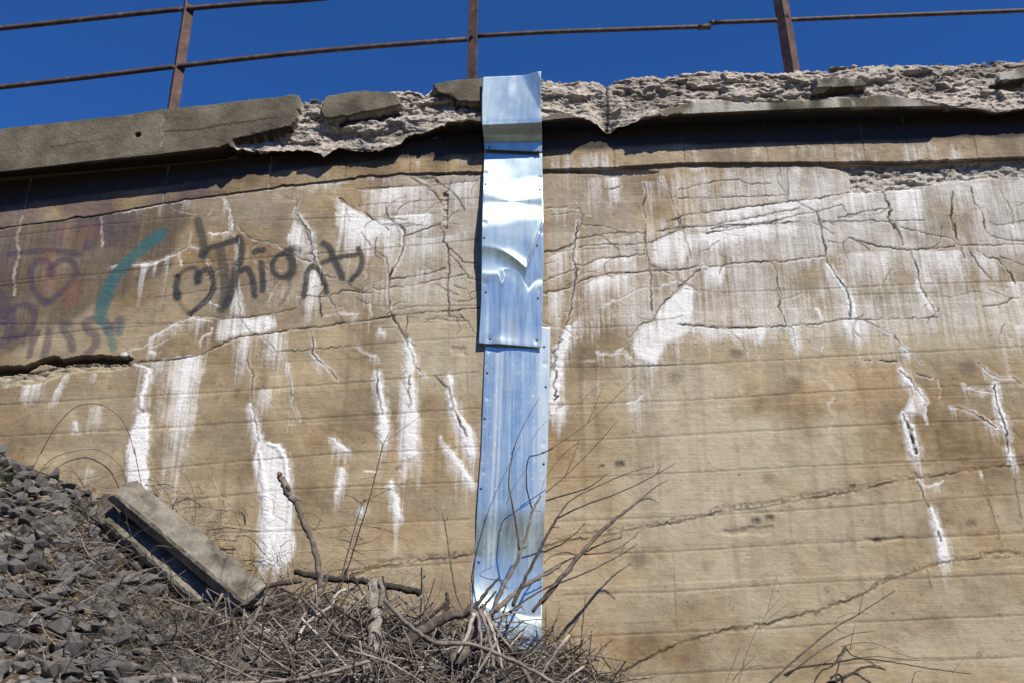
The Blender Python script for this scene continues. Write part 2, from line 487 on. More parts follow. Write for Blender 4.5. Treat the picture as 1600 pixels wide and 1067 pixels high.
def on_ground(u, v):
    """where the camera ray through an image pixel meets the slope"""
    d = P(u, v, 1.0) - EYE
    y = 1.2
    while y < D - 0.01:
        p = EYE + d * y
        if p.z < tz(p.x, p.y): return p
        y += 0.02
    return EYE + d * (D - 0.02)

# ground sheet (to the horizon) with the embankment in it
gx = np.concatenate([-np.geomspace(400, 4.2, 26), np.linspace(-4, 4, 161), np.geomspace(4.2, 400, 26)])
gy = np.concatenate([-np.geomspace(400, 0.6, 30), np.linspace(-0.4, D + 0.05, 101)])
GX, GY = np.meshgrid(gx, gy)
GZ = terrain_z(GX, GY)
GZ = np.where((np.abs(GX) > 12) | (GY < -2), 0.0, GZ)
me = np_mesh('ground', np.stack([GX, GY, GZ], -1).reshape(-1, 3), grid_faces(len(gy), len(gx)), M_SOIL)
me.materials.append(M_FIELD)
cy = (GY[:-1, :-1]).ravel(); cx = GX[:-1, :-1].ravel()
me.polygons.foreach_set('material_index', ((cy < 0.0) | (np.abs(cx) > 6)).astype(np.int32))
tag(obj('ground', me), kind='structure')

# wooded hillside across the valley, behind the camera: the sheets mirror its dark edge
ha = np.linspace(R(-8), R(188), 180); hr = np.array([34, 38, 43, 50, 60, 90, 140.0])
HA, HR = np.meshgrid(ha, hr)
prof_h = np.interp(HR, [34, 38, 43, 50, 60, 90, 140], [-.2, 3.2, 6.4, 9.6, 12.5, 17, 22])
HZ = np.where(HR > 34.5, prof_h * (.75 + .5 * fbm(HA * 3.2, HR * .03, 4, 91)) + 1.6 * (fbm(HA * 40, HR * .4, 3, 92) - .5), -.2)
me = np_mesh('hills', np.stack([HR * np.cos(HA), -HR * np.sin(HA), HZ], -1).reshape(-1, 3), grid_faces(len(hr), len(ha)), mat_simple('wooded_hillside', [(0.3, (0.018, 0.022, 0.010)), (0.7, (0.055, 0.055, 0.028))], .5, .97, .3, fine=3))
tag(obj('hills', me), kind='structure')

# ------------------------------------------------------------------ the wall
WALL = empty('concrete_wall', (0, D, 0), 'tall cracked board-marked concrete retaining wall with white lime streaks and graffiti', 'wall')

STEP = 0.005
xs = np.concatenate([-np.geomspace(9, 3.12, 24), np.arange(-3.08, 3.085, STEP), np.geomspace(3.12, 9, 24)]).astype(np.float32)
z_hi = zat(222, D)
zs = np.concatenate([np.linspace(-0.1, 1.78, 20), np.arange(1.80, z_hi, STEP)]).astype(np.float32)
NC, NR = len(xs), len(zs)
X, Z = np.meshgrid(xs, zs)
def F0(): return np.zeros((NR, NC), np.float32)
EFF, STN, PALE, DARK, GRV, RDG, REC, OCH, CRM = F0(), F0(), F0(), F0(), F0(), F0(), F0(), F0(), F0()
TONE = np.ones((NR, NC), np.float32)
PRGB = np.zeros((NR, NC, 3), np.float32); PA = F0()
N1 = fbm(X * 60, Z * 60, 3, 1) - 0.5           # ~16 mm
N2 = fbm(X * 14, Z * 14, 4, 2) - 0.5           # ~70 mm
NS = fbm(X * 70, Z * 3.0, 3, 3)                # falling streaks
NS2 = fbm(X * 25, Z * 1.2, 3, 4)

def win(x0, x1, z0, z1):
    a = np.searchsorted(xs, x0); b = np.searchsorted(xs, x1); c = np.searchsorted(zs, z0); d = np.searchsorted(zs, z1)
    return slice(c, d), slice(a, b)

def jag(pts, amp, step=0.012, rg=None):
    """resample and roughen a polyline"""
    rg = rg or np.random.RandomState(int(abs(pts[0][0] * 1e4 + pts[0][1] * 3e4)) % 100000)
    out = []
    for (a, b), (c, d) in zip(pts[:-1], pts[1:]):
        n = max(1, int(math.hypot(c - a, d - b) / step))
        for i in range(n): out.append((a + (c - a) * i / n, b + (d - b) * i / n))
    out.append(pts[-1])
    o = np.array(out, np.float32)
    k = rg.randn(len(o), 2).astype(np.float32)
    k2 = np.cumsum(k, 0); k2 -= np.linspace(0, 1, len(o))[:, None] * k2[-1] if len(o) > 1 else 0
    j = k * amp + 0.25 * amp * k2
    j[0] = 0; j[-1] = 0
    return o + j

def stroke(field, pts, w, soft, val=1.0, noise_amp=0.0, ws=None, vs=None, prof=None):
    """max-blend a soft polyline of half width w (m) into field"""
    n = len(pts) - 1
    for i in range(n):
        (ax, az), (bx, bz) = pts[i], pts[i + 1]
        w0 = w if ws is None else ws[i]; w1 = w if ws is None else ws[i + 1]
        v0 = val if vs is None else val * vs[i]
        pad = max(w0, w1) + soft + noise_amp
        s = win(min(ax, bx) - pad, max(ax, bx) + pad, min(az, bz) - pad, max(az, bz) + pad)
        sx = X[s]
        if sx.size == 0: continue
        dx, dz = bx - ax, bz - az
        L2 = dx * dx + dz * dz + 1e-12
        t = np.clip(((sx - ax) * dx + (Z[s] - az) * dz) / L2, 0, 1)
        d = np.hypot(sx - ax - t * dx, Z[s] - az - t * dz)
        if noise_amp: d = d + N1[s] * 2 * noise_amp
        ww = w0 + (w1 - w0) * t
        if prof == 'dome': m = np.sqrt(np.clip(1 - (d / np.maximum(ww, 1e-4)) ** 2, 0, 1))
        else: m = np.clip(1 - (d - ww) / soft, 0, 1)
        field[s] = np.maximum(field[s], m * v0)

def wob(n, seed, lo=0.3, f=0.35):
    t = np.arange(n) * f
    return lo + (1 - lo) * np.clip(fbm(t, t * 0 + seed * 3.3, 2, seed % 40) * 2.2 - 0.5, 0, 1)

_seed = [0]
def crack(s, w=3.0, dark=0.9, white=0.5, wr=9.0, dep=5.0, lip=1.5, amp=2.5, pts=None):
    """w, wr, dep, lip in mm"""
    _seed[0] += 1
    p = jag(pts or W(s), amp / 1000.0)
    vs = wob(len(p), _seed[0], 0.55)
    dark = min(1.0, dark * 1.4); dep = dep * .38; lip = lip * .35
    wv = w * (0.30 + 0.95 * wob(len(p), _seed[0] + 11, 0.0, .18))
    stroke(DARK, p, w / 1000 * 0.6, 0.0052, dark, vs=vs, ws=list(wv / 1000 * .6))  # dark depth of the crack painted, grid too coarse to hold it
    stroke(GRV, p, w / 1000 * 0.7, 0.006, dep / 1000, vs=vs)
    if white:
        q = p + np.array([[0.0015, -0.004]], np.float32)
        stroke(CRM, q, wr / 1000 * 0.55, wr / 1000 * 1.1, min(1, white + .2), noise_amp=0.005, vs=wob(len(p), _seed[0] + 7, 0.15))
        if white >= .85: stroke(EFF, q, wr / 1000 * 0.35, wr / 1000 * .9, white * .9, noise_amp=0.005, vs=wob(len(p), _seed[0] + 17, 0.0))
    if lip:
        stroke(RDG, p + np.array([[0, -0.005]], np.float32), 0.006, 0.012, lip / 1000, noise_amp=0.003, vs=wob(len(p), _seed[0] + 3, 0.2))

def joint(s, dark=0.45, dep=2.5, w=1.6, ext=True, amp=0.8):
    p = W(s)
    _seed[0] += 1
    j = jag(p, amp / 1000, 0.02)
    vs = wob(len(j), _seed[0], 0.25, 0.15)
    stroke(DARK, j, w / 2000, 0.005, dark * .85, vs=vs)
    stroke(GRV, j, w / 1000, 0.006, dep / 1000)

def run(s, L, val=0.8, side=0.02, thr=0.0):
    """lime wash falling from a top line; L (m) a number or one per point"""
    p = sorted(W(s))
    px = np.array([q[0] for q in p]); pz = np.array([q[1] for q in p])
    Ls = np.full(len(p), L, np.float32) if isinstance(L, (int, float)) else np.array(L, np.float32)
    Lm = float(Ls.max()) * 1.4
    sl_ = win(px[0] - side, px[-1] + side, pz.min() - Lm, pz.max() + 0.02)
    sx, sz = X[sl_], Z[sl_]
    if sx.size == 0: return
    zt = np.interp(sx, px, pz); LL = np.interp(sx, px, Ls)
    _seed[0] += 1
    LL = LL * (0.35 + 1.0 * fbm(sx * 34, sx * 0 + _seed[0], 3, _seed[0] % 30))
    d = zt - sz + N1[sl_] * 0.008
    m = np.clip(1 - d / np.maximum(LL, 0.005), 0, 1) ** 0.75 * sm(-0.004, 0.006, d)
    side2 = side + 0.25 * (px[-1] - px[0]) * .5
    ed = np.minimum(sx - px[0] + side, px[-1] + side - sx) / (2 * side2 + 1e-6) + N1[sl_] * 0.4 + N2[sl_] * .5
    m = m * np.clip(ed, 0, 1)
    m = m * np.clip(0.45 + 0.95 * NS[sl_], 0, 1.2) * np.clip(0.55 + 0.85 * NS2[sl_], 0, 1.1) * min(1, val * 1.1)
    EFF[sl_] = 1 - (1 - EFF[sl_]) * (1 - np.clip(m, 0, 1))

def inside(poly, xx, zz):
    r = np.zeros(xx.shape, bool)
    n = len(poly)
    for i in range(n):
        (ax, az), (bx, bz) = poly[i], poly[(i + 1) % n]
        if az == bz: continue
        c = (az > zz) != (bz > zz)
        r ^= c & (xx < (bx - ax) * (zz - az) / (bz - az) + ax)
    return r

def blur(a, n):
    for _ in range(n):
        b = np.pad(a, 1, mode='edge')
        a = (b[:-2, 1:-1] + b[2:, 1:-1] + b[1:-1, :-2] + b[1:-1, 2:] + 2 * a) / 6
    return a

def patch(field, s, val, soft=6, warp=0.02, mode='max', nz=0.0):
    p = W(s)
    a = [q[0] for q in p]; b = [q[1] for q in p]
    sl_ = win(min(a) - 0.1, max(a) + 0.1, min(b) - 0.1, max(b) + 0.1)
    sx, sz = X[sl_], Z[sl_]
    m = inside(p, sx + N2[sl_] * 2 * warp, sz + np.roll(N2[sl_], 5) * 2 * warp).astype(np.float32)
    if field is EFF: soft += 9
    m = blur(m, soft) * val
    if field is EFF: m = m * np.clip(.35 + 1.2 * NS[sl_], 0, 1.1)
    if nz: m = m * np.clip(1 - nz + 2 * nz * NS2[sl_], 0, 1.2)
    if mode == 'max': field[sl_] = np.maximum(field[sl_], m)
    else: field[sl_] = field[sl_] + m
    return sl_, m

def deposit(s, ws, h=10, val=1.0, amp=3, halo=None):
    """raised lime growth along a line: ws half widths in mm"""
    p = W(s)
    n = len(p)
    j = jag(p, amp / 1000, 0.01)
    # widths by arc position
    L = np.concatenate([[0], np.cumsum([math.hypot(c[0] - a[0], c[1] - a[1]) for a, c in zip(p[:-1], p[1:])])])
    Lj = np.concatenate([[0], np.cumsum(np.hypot(np.diff(j[:, 0]), np.diff(j[:, 1])))]); Lj = Lj / Lj[-1] * L[-1]
    wv = np.interp(Lj, L, ws).astype(np.float32) / 1000
    wv = wv * (0.8 + 0.4 * wob(len(wv), n + int(ws[0]), 0.0))
    stroke(EFF, j, 0, 0.016, val, ws=list(wv * .7), noise_amp=0.009)
    stroke(EFF, j + np.array([[.004, -.01]], np.float32), 0, 0.045, val * .55, ws=list(wv * .6), noise_amp=0.016)
    stroke(RDG, j, 0, 0.01, h / 1000 * .45, ws=list(wv * 1.15), prof='dome', noise_amp=0.0015)

def spray(s, col, w, val=0.8, soft=None, amp=0.0):
    p = smooth_path([(a, b, 0) for a, b in W(s)], 5)
    p = [(q.x, q.y) for q in p]
    n = len(p) - 1
    soft = soft or w * 0.9
    pad = w + soft
    a = [q[0] for q in p]; b = [q[1] for q in p]
    sl_ = win(min(a) - pad, max(a) + pad, min(b) - pad, max(b) + pad)
    sx, sz = X[sl_], Z[sl_]
    if sx.size == 0: return
    dm = np.full(sx.shape, 9.0, np.float32)
    for (ax, az), (bx, bz) in zip(p[:-1], p[1:]):
        dx, dz = bx - ax, bz - az
        t = np.clip(((sx - ax) * dx + (sz - az) * dz) / (dx * dx + dz * dz + 1e-12), 0, 1)
        dm = np.minimum(dm, np.hypot(sx - ax - t * dx, sz - az - t * dz))
    dm = dm + N1[sl_] * 0.006
    m = np.clip(1 - (dm - w * 0.55) / soft, 0, 1)
    m = m * m * (3 - 2 * m) * val
    old = PA[sl_]; new = old + m * (1 - old)
    k = (m / np.maximum(new, 1e-5))[..., None]
    PRGB[sl_] = PRGB[sl_] * (1 - k) + np.array(col, np.float32) * k
    PA[sl_] = new

# --- formwork board joints, traced from image pixels (weak, level lines with a slight fall to the left)
BOARDS = [
 'X -200,395 0,372 158,352 300,338', 'K 0,580 400,540 800,520', 'X 0,448 270,414 540,394 750,375', 'J 0,640 600,560 900,510', 'J 740,350 1090,320 1600,285',
 'X 0,530 150,516 260,508', 'K 0,850 760,850 1231,845', 'X -200,650 0,632 236,618 400,608 540,598 746,581', 'X 540,542 640,534 750,527', 'X 850,574 972,573 1070,569 1249,559 1431,549 1600,542 1800,533',
 'X -200,697 0,681 236,669 540,650 750,637', 'X 860,633 1070,625 1310,610 1600,598 1800,590', 'X 200,738 313,726 540,707 662,704 750,697',
 'X 870,690 1060,681 1296,667 1600,654 1800,646', 'X 300,780 460,764 723,753 745,752', 'X 860,748 1060,739 1300,727 1600,714 1800,705', 'X 330,836 344,832 471,829 575,819 733,811',
 'X 870,815 1060,807 1242,797 1438,782 1600,770 1800,760', 'X 860,868 994,863 1060,860 1246,850 1404,841 1600,832 1800,822', 'X 480,895 620,885 735,878',
 'X 880,930 925,927 1060,923 1266,910 1370,906 1600,896 1800,888', 'X 860,998 943,992 1060,987 1200,982 1335,972 1610,960 1800,953', 'X 900,1060 1060,1052 1300,1039 1438,1030 1600,1027 1800,1020',
 'F 190,320 700,300 1000,285 1600,265', 'F 0,300 190,320', 'C 0,920 300,912 500,905', 'F 800,330 1200,320', 'B 945,965 1110,955', 'X 560,322 640,316 750,310', 'B 80,880 320,862', 'B 200,1000 450,990',
 'X 430,345 560,340', 'X 850,395 950,388', 'X 600,480 750,478', 'E 0,890 390,870', 'X 850,1100 1200,1088 1700,1068', 'X 880,515 990,510',
]
for s in BOARDS: joint(s, 0.42 if len(s) < 60 else 0.55, 2.5)
# butt joints between boards
for s in ('I 630,640 640,710', 'I 1525,130 1540,230', 'F 700,300 715,410', 'E 590,690 600,850', 'H 1515,480 1530,830', 'I 500,260 510,410', 'C 500,770 508,930', 'F 185,300 195,420'):
    joint(s, 0.4, 1.5, 1.2)
# each board course a little different in tone and depth
course = np.floor((Z - 0.045 * X + 0.004 * N2) / 0.172).astype(np.int32)
ct = np.random.RandomState(3).rand(64)
seg = np.floor(X / 1.4 + (course % 5) * 0.37).astype(np.int32)
TONE *= (0.86 + 0.28 * ct[(course * 7 + seg * 3) % 64]).astype(np.float32)
REC += (0.0022 * (ct[(course * 5 + 9) % 64] - 0.5)).astype(np.float32)

# --- tone zones (different pours)
def zone(field, val, x0, x1, v0, v1, sx=.5, sv=60, seed=0, streak=0.0, thr=.30):
    """a broad uneven zone with ragged, faded limits (rectangle in image pixels, large scale noise)"""
    a, b = P(x0, (v0 + v1) / 2).x, P(x1, (v0 + v1) / 2).x; c, d = zat(v1, D), zat(v0, D)
    m = np.minimum(np.minimum(X - a, b - X) / sx + .5, np.minimum(Z - c, d - Z) / (sv * .0035) + .5)
    n = fbm(X * 2.2, Z * 3.2, 5, 70 + seed)
    m = np.clip(m, 0, 1) * np.clip((n - thr) * 3.2, 0, 1)
    if streak: m = m * np.clip(1 - streak + 2 * streak * (NS2 - .1), 0, 1.2)
    np.maximum(field, m * val, out=field)
zone(PALE, .95, 960, 1330, 550, 870, .35, 60, 1, 0, .22)
zone(PALE, .75, 860, 1900, 760, 1200, .4, 80, 2, 0, .22)
zone(PALE, .50, 460, 745, 720, 980, .4, 80, 3)
zone(PALE, .9, 600, 775, 262, 620, .2, 50, 4, .25, .12)
zone(PALE, .62, 850, 1000, 290, 560, .25, 60, 5, .5)
zone(PALE, .92, 1180, 1800, 262, 560, .4, 60, 6, .3, .12)
zone(PALE, .40, 900, 1300, 330, 460, .4, 40, 7, .5)
zone(PALE, .40, 440, 600, 270, 420, .3, 50, 8, .5)
zone(PALE, .35, 0, 400, 600, 900, .4, 50, 9)
zone(STN, .40, -300, 560, 300, 800, .6, 90, 11, 0, .42)
zone(STN, .30, 850, 1800, 280, 560, .4, 90, 12, .4, .45)
zone(STN, .26, -300, 1800, 560, 1000, .5, 80, 13, 0, .52)
zone(PALE, .45, -300, 1800, 255, 640, .5, 140, 21, .25, .40)
zone(PALE, .45, -300, 1800, 560, 1200, .5, 80, 22, 0, .40)
zone(OCH, .30, -300, 1800, 540, 1100, .5, 80, 14, 0, .50)
patch(OCH, 'X 1066,600 1100,590 1100,690 1066,690', 0.35, 10, 0.03)
patch(OCH, 'X 860,700 900,700 930,870 870,890', 0.35, 16, 0.04)
patch(OCH, 'X 720,760 742,760 738,860 715,850', 0.4, 10, 0.03)
patch(OCH, 'X 840,900 960,900 990,1040 860,1030', 0.3, 16, 0.05)
patch(STN, 'X -300,320 300,290 270,420 0,560 -300,600', 0.80, 40, 0.08, nz=0.4)
patch(STN, 'X 0,540 220,550 330,640 200,700 0,720', 0.22, 24, 0.06, nz=0.4)
patch(STN, 'X 1520,280 1700,270 1700,470 1560,430', 0.30, 24, 0.05, nz=0.6)
patch(STN, 'X 1120,350 1290,340 1290,460 1150,450', 0.16, 24, 0.06, nz=0.6)
patch(STN, 'X 1420,330 1520,330 1520,500 1440,510', 0.28, 24, 0.05, nz=0.6)
for c, r, a in (('F 275,600', 9, .5), ('F 530,740', 14, .5), ('F 1340,660', 12, .5), ('F 1030,620', 6, .4), ('F 390,820', 14, .35), ('H 1360,510', 13, .5), ('I 790,170', 3, .9), ('I 410,140', 8, .4),
                ('I 1330,340', 6, .5), ('E 1560,710', 11, .45), ('H 1275,70', 5, .9), ('H 1190,80', 3, .7), ('E 330,430', 3, .5), ('I 350,328', 6, .8), ('I 415,315', 5, .8), ('I 905,415', 4, .8),
                ('I 300,370', 4, .5), ('E 1270,455', 5, .6), ('H 275,90', 3, .6), ('G 440,280', 2, .5), ('D 815,245', 4, .7), ('A 637,625', 5, 0), ('F 1100,35', 3, 0)):
    if a <= 0: continue
    (cx_, cz_), = W(c)
    stroke(STN, [(cx_ - 0.01, cz_), (cx_ + 0.01, cz_ + 0.002)], r * 0.0015, r * 0.003, a, noise_amp=0.006)
    stroke(GRV, [(cx_, cz_), (cx_ + 0.004, cz_)], r * 0.001, r * 0.001, 0.004 if a > .6 else 0.001)
# scattered pores (bug holes)
rg = np.random.RandomState(8)
for i in range(900):
    x_, z_ = rg.uniform(-3, 3), rg.uniform(1.9, z_hi)
    if (rg.rand() < 0.4) and x_ < 1.0: continue
    r_ = rg.uniform(0.001, 0.0035)
    stroke(DARK, [(x_, z_), (x_ + rg.uniform(-.004, .004), z_)], r_ * 0.5, 0.004, rg.uniform(.35, .8))
# ring-shaped tie marks
for c in ('I 690,258', 'I 935,252', 'I 675,640', 'I 1465,760', 'I 1365,935'):
    (cx_, cz_), = W(c)
    stroke(DARK, [(cx_ + 0.010 * math.cos(a), cz_ + 0.010 * math.sin(a)) for a in np.linspace(0, 6.3, 13)], 0.001, 0.004, 0.5)

# --- spray paint (graffiti)
BLK = (0.022, 0.028, 0.036); PUR = (0.048, 0.034, 0.070); TEA = (0.026, 0.108, 0.118); RED = (0.21, 0.07, 0.048)
def black(s, w=17, v=0.92): spray(s, BLK, w / 4.706 * 0.0047, v)
black('J 325,70 345,150 365,230 360,330', 22, .78); black('J 360,325 410,275 460,260 540,235 620,210', 18)
black('J 625,200 645,270 632,380', 22); black('J 490,290 515,420 525,560 520,640 500,720', 26, .72); black('J 615,390 595,490 570,600 525,700', 24)
black('J 640,440 690,425 720,490 735,560 742,625', 17); black('J 745,302 775,292 800,290', 20); black('J 788,380 800,480 800,585', 16)
black('J 955,312 905,340 872,395 890,460 945,490 1005,470', 14); black('J 985,300 1020,380 1015,450 985,485', 24); black('J 985,300 1035,270 1075,290', 20, .75)
black('J 1005,500 990,600 925,700', 10, .4)
black('J 1105,630 1118,530 1130,450 1180,405 1230,470 1260,550 1270,600', 17); black('J 1100,760 1090,660', 14, .4)
black('J 1250,240 1295,275 1325,360 1365,440 1385,495', 19); black('J 1240,382 1350,345 1500,320', 15); black('J 1505,275 1530,340 1520,430 1450,512', 15)
black('J 172,625 165,560 180,480', 17); black('J 172,632 176,610', 24); black('J 180,480 240,430 300,420 330,455 325,520', 14, .75); black('J 326,470 325,520', 22)
black('J 330,455 400,430 432,480 438,570 400,640 340,700 270,755', 17); black('J 185,640 205,700 260,755', 14, .45)
def purple(s, w=17, v=0.62): spray(s, PUR, w / 4.103 * 0.0042, v)
purple('K 322,530 330,480 290,440 235,445 200,505 200,580 230,650 300,710'); purple('K 330,480 390,440 450,440 485,490 470,560 400,640 310,705'); purple('K 325,500 325,530', 28)
purple('K 290,705 305,712', 28); purple('K 60,402 200,385 350,380 505,405', 18)
purple('K 45,745 70,850 55,920 20,960', 30); purple('K 60,770 130,725 200,740 220,810 190,890 120,930 60,940'); purple('K -60,700 0,760 20,830', 30)
purple('K 240,900 205,980 190,1050', 16); purple('K 315,900 300,980 280,1060', 20); purple('K 440,845 405,870 430,920 460,960 465,1005', 20)
purple('K 585,820 545,845 570,890 612,925 612,980 560,1040', 22); purple('K 640,820 690,850 690,890', 22); purple('K 770,820 738,855 745,880', 24); purple('K -40,620 30,690', 24)
for s, w, v in (('K -40,160 200,120', 55, .4), ('K 360,120 450,140', 45, .4), ('K 370,180 350,330', 30, .4), ('K 540,200 640,250', 50, .45), ('K 640,190 800,170 830,240', 45, .35), ('K 730,290 720,300', 40, .45),
                ('K 555,340 565,345', 26, .5), ('K 0,420 30,520', 50, .35), ('K 690,60 640,120', 26, .35), ('K -60,250 60,300', 60, .3), ('K 420,90 560,80', 40, .3)):
    spray(s, PUR, w / 4.103 * 0.003, v, soft=w / 4.103 * 0.007)
for s, w, v in (('K 600,120 650,80', 26, .5), ('K 480,620 440,700', 40, .35), ('K 300,600 340,560', 46, .22), ('K 420,260 480,300', 46, .25), ('K 580,240 600,260', 40, .3), ('K 330,430 290,400', 40, .2)):
    spray(s, RED, w / 4.103 * 0.003, v, soft=w / 4.103 * 0.006)
spray('K 1030,265 900,375 800,470 720,570 675,680 640,800', TEA, 0.046, .80, soft=0.022)
spray('K 650,830 700,910 730,1000', TEA, 0.024, .62, soft=0.016); spray('K 780,850 765,910', TEA, 0.022, .55, soft=0.015)
spray('K 1040,295 930,340', TEA, 0.02, .5, soft=0.02)

# --- lime washes (efflorescence)
run('D 95,715 205,705', 0.17, .85); run('D 225,820 300,690 320,690', [.10, .16, .12], .7); run('D 425,690 455,690', 0.10, .6)
run('D 810,612 945,600', 0.95, .95, .02); run('D 740,620 960,600', 0.55, .55, .03); run('D 690,640 760,632', 0.15, .5); run('D 1085,530 1180,515', 0.36, .62, .02)
patch(EFF, 'D 1010,440 1110,435 1270,425 1275,488 1130,515 1000,548', .78, 4, .02, nz=.3)
patch(EFF, 'D 1070,330 1100,230 1120,330 1150,430 1050,430', .55, 5, .02)
patch(EFF, 'J 990,190 1050,60 1140,180 1170,290 1100,300 1030,270', .7, 5, .02, nz=.3)
run('J 1010,290 1260,330', .48, .4, .03); run('J 1130,440 1250,440', .42, .7, .02)
run('D 1230,505 1335,498', .34, .85, .02); run('D 1185,765 1300,755', .2, .55, .03); run('D 415,840 490,840', .32, .5, .02); run('D 1010,690 1040,670', .12, .5); run('D 1015,790 1040,790', .1, .45)
run('D 1320,900 1390,890', .3, .28)
run('A 1440,775 1600,770', .13, .6, .02); run('A 1360,860 1600,830', .12, .45)
run('B 90,885 330,865 450,870', .32, .75, .03); run('B 220,1000 450,990', .35, .5, .03); run('B 500,850 640,830', .30, .62, .03); run('B 0,765 100,775 250,790', .10, .6)
run('B -20,880 0,930 60,970 190,1045', [.2, .42, .36, .1], .98, .02); run('B 0,960 120,1000 200,1050', .35, .8); run('E 110,-20 260,-10 280,60', [.2, .34, .1], .95)
run('B 220,1000 440,985', .2, .35)
run('E 640,20 480,60 310,60', .26, .35, .03); run('E 250,240 480,200 640,240', .22, .28)
run('B 1140,825 1210,825', .42, .6, .02); run('B 1230,825 1310,822', .30, .85, .02); run('B 1400,840 1455,840', .34, .6, .02); run('B 950,960 1110,960', .25, .35, .03)
run('C 505,772 600,775', .17, .75, .02); run('C 0,775 150,775', .05, .6); run('C 20,735 200,728', .06, .5)
run('C 0,1015 170,985 480,942 700,905 800,892', .13, .98, .01); run('C 0,1060 340,1012 640,985', .16, .85, .01); run('C 640,985 800,895 960,892', [.1, .2, .3], .75, .01)
run('C 950,890 1150,870', .42, .9, .02); run('C 1180,860 1260,850', .3, .35, .02); run('C 1330,850 1440,845', .45, .75, .02); run('C 1480,860 1600,840', .5, .55, .02); run('C 1260,870 1330,850', .4, .6)
run('F 0,45 130,48 260,25 400,10 560,10', .15, .78, .02); run('F 120,45 180,45', .17, .75); run('F 340,20 450,8', .18, .6); run('F 480,10 560,5', .18, .6)
run('F 680,10 800,0 1000,0', .5, .42, .04); run('F 700,140 1060,125', .45, .42, .04); run('F 1060,130 1180,120', .44, .5, .03); run('F 1130,128 1340,125', .36, .82, .03); run('F 1340,130 1470,165', .4, .6, .03)
run('F 1400,290 1500,290', .75, .48, .03); run('F 1500,270 1600,270', .55, .68, .03); run('F 1500,0 1600,0', .28, .7, .02); run('F 1300,100 1600,95', .22, .35)
run('E 950,165 1090,100', .30, .62, .02); run('E 950,330 1060,305', .34, .6, .02); run('E 1110,200 1200,165 1420,145', .09, .85, .01); run('E 1100,290 1230,245 1400,230', .17, .85, .02); run('E 1120,100 1420,40', .12, .5, .02)
patch(EFF, 'E 1435,95 1540,40 1600,25 1640,100 1600,200 1500,200 1440,185', .72, 4, .015, nz=.35)
run('E 1440,100 1600,30', .22, .7, .01); run('E 1400,230 1600,215', .07, .5)
run('F 0,60 0,60 120,40', .2, .5)
run('F 75,235 165,200 260,205', [.14, .24, .10], .9, .01)
patch(EFF, 'E 1610,285 1545,330 1480,395 1460,455 1390,480 1350,570 1400,640 1470,650 1500,560 1620,500 1650,300', .92, 4, .02, nz=.2)
run('E 1480,395 1610,290', .45, .85, .01); run('F 0,290 60,300', .36, .9, .02); run('F 0,470 180,485 300,490 480,478', .10, .85, .01); run('F 350,485 400,480', .12, .9); run('E 1350,560 1480,560', .2, .8)
run('F 735,450 800,440 870,445 910,470', [.1, .22, .20, .08], .95, .01); run('F 670,180 690,180 740,260', .12, .9, .005)
run('F 1020,565 1080,580', .14, .9, .01); run('F 1090,280 1110,250', .14, .8, .01)
run('F 500,475 545,470', .10, .9, .005); run('F 1550,470 1590,470', .07, .7)
run('D 625,190 720,180', [.02, .06], .95, .005); run('D 505,195 560,185', .05, .6)
run('E 165,730 200,720', .5, .35); run('E 130,720 175,720', .1, .3); run('E 300,700 370,720', .42, .5, .03); run('H 280,0 390,0', .26, .55, .02); run('E 1060,830 985,870', .2, .8, .01); run('E 1060,480 1110,440', .25, .7)
run('E 1150,450 1190,450', .15, .5); run('F 850,660 910,660', .12, .25); run('I 190,560 230,620', .2, .25); run('I 510,400 560,440', .2, .3)
run('H 30,20 120,0', .2, .2); run('G 380,60 430,90', .16, .6, .02); run('G 1290,0 1330,20', .5, .4, .02)

# --- cracks
crack('K 140,105 150,205 120,230 98,300 120,370 120,410 95,480 88,560 95,600 90,660', 1.5, .25, .8, 5, 2)
crack('K 645,155 650,250 660,320 655,345', 1.5, .25, .85, 5, 2); crack('K 1065,15 1060,75', 1.5, .1, .7, 5, 2)
crack('K -200,290 0,245 130,215 620,150', 4, .85, .15, 6, 5); crack('K 620,150 800,130 950,100 1060,75 1231,40', 3, .5, .85, 6, 4); crack('A 880,915 1040,905 1175,880 1450,850 1600,845', 2.5, .5, .6, 6, 3)
crack('A 1035,905 1060,970 1070,1030 1068,1060', 2.5, .4, .9, 8, 3, 3)
crack('D 1065,0 1070,45 1105,70 1095,110 1090,180 1100,260 1105,330 1112,400 1110,435 1150,490 1170,515', 3, .55, .9, 9, 4, 4)
crack('D 1110,330 1135,400 1145,430', 2, .3, .7, 7, 3, 2)
deposit('J 1040,-10 1090,70 1150,160 1165,280 1200,400 1235,480', [5, 8, 12, 12, 12, 6], 9, .55); crack('A 1370,880 1375,970 1400,1040', 3, .6, .6, 8); crack('J 1040,-10 1090,70 1150,160 1165,280 1200,400 1240,490 1270,560 1225,620 1230,780', 4, .7, .3, 6, 6)
crack('J 1060,60 1130,150 1185,290', 2.5, .6, .3, 6)
crack('J 620,110 660,160 740,210 830,225 900,235 960,280 1040,320 1070,345 1150,375', 3.5, .8, .75, 8, 5, 3)
crack('D 615,185 700,185 770,155 830,125 875,100 920,110', 3, .55, .95, 9, 4, 4); crack('D 875,100 885,30', 1.5, .2, .8, 5, 2); crack('D 830,135 840,190', 1.5, .2, .9, 6, 2, 2); crack('J 400,165 480,160 550,155', 1.5, .1, .9, 5, 2)
crack('D 960,170 985,230 985,270 960,340 930,370 890,410 885,430', 4, .7, .8, 8, 5, 3)
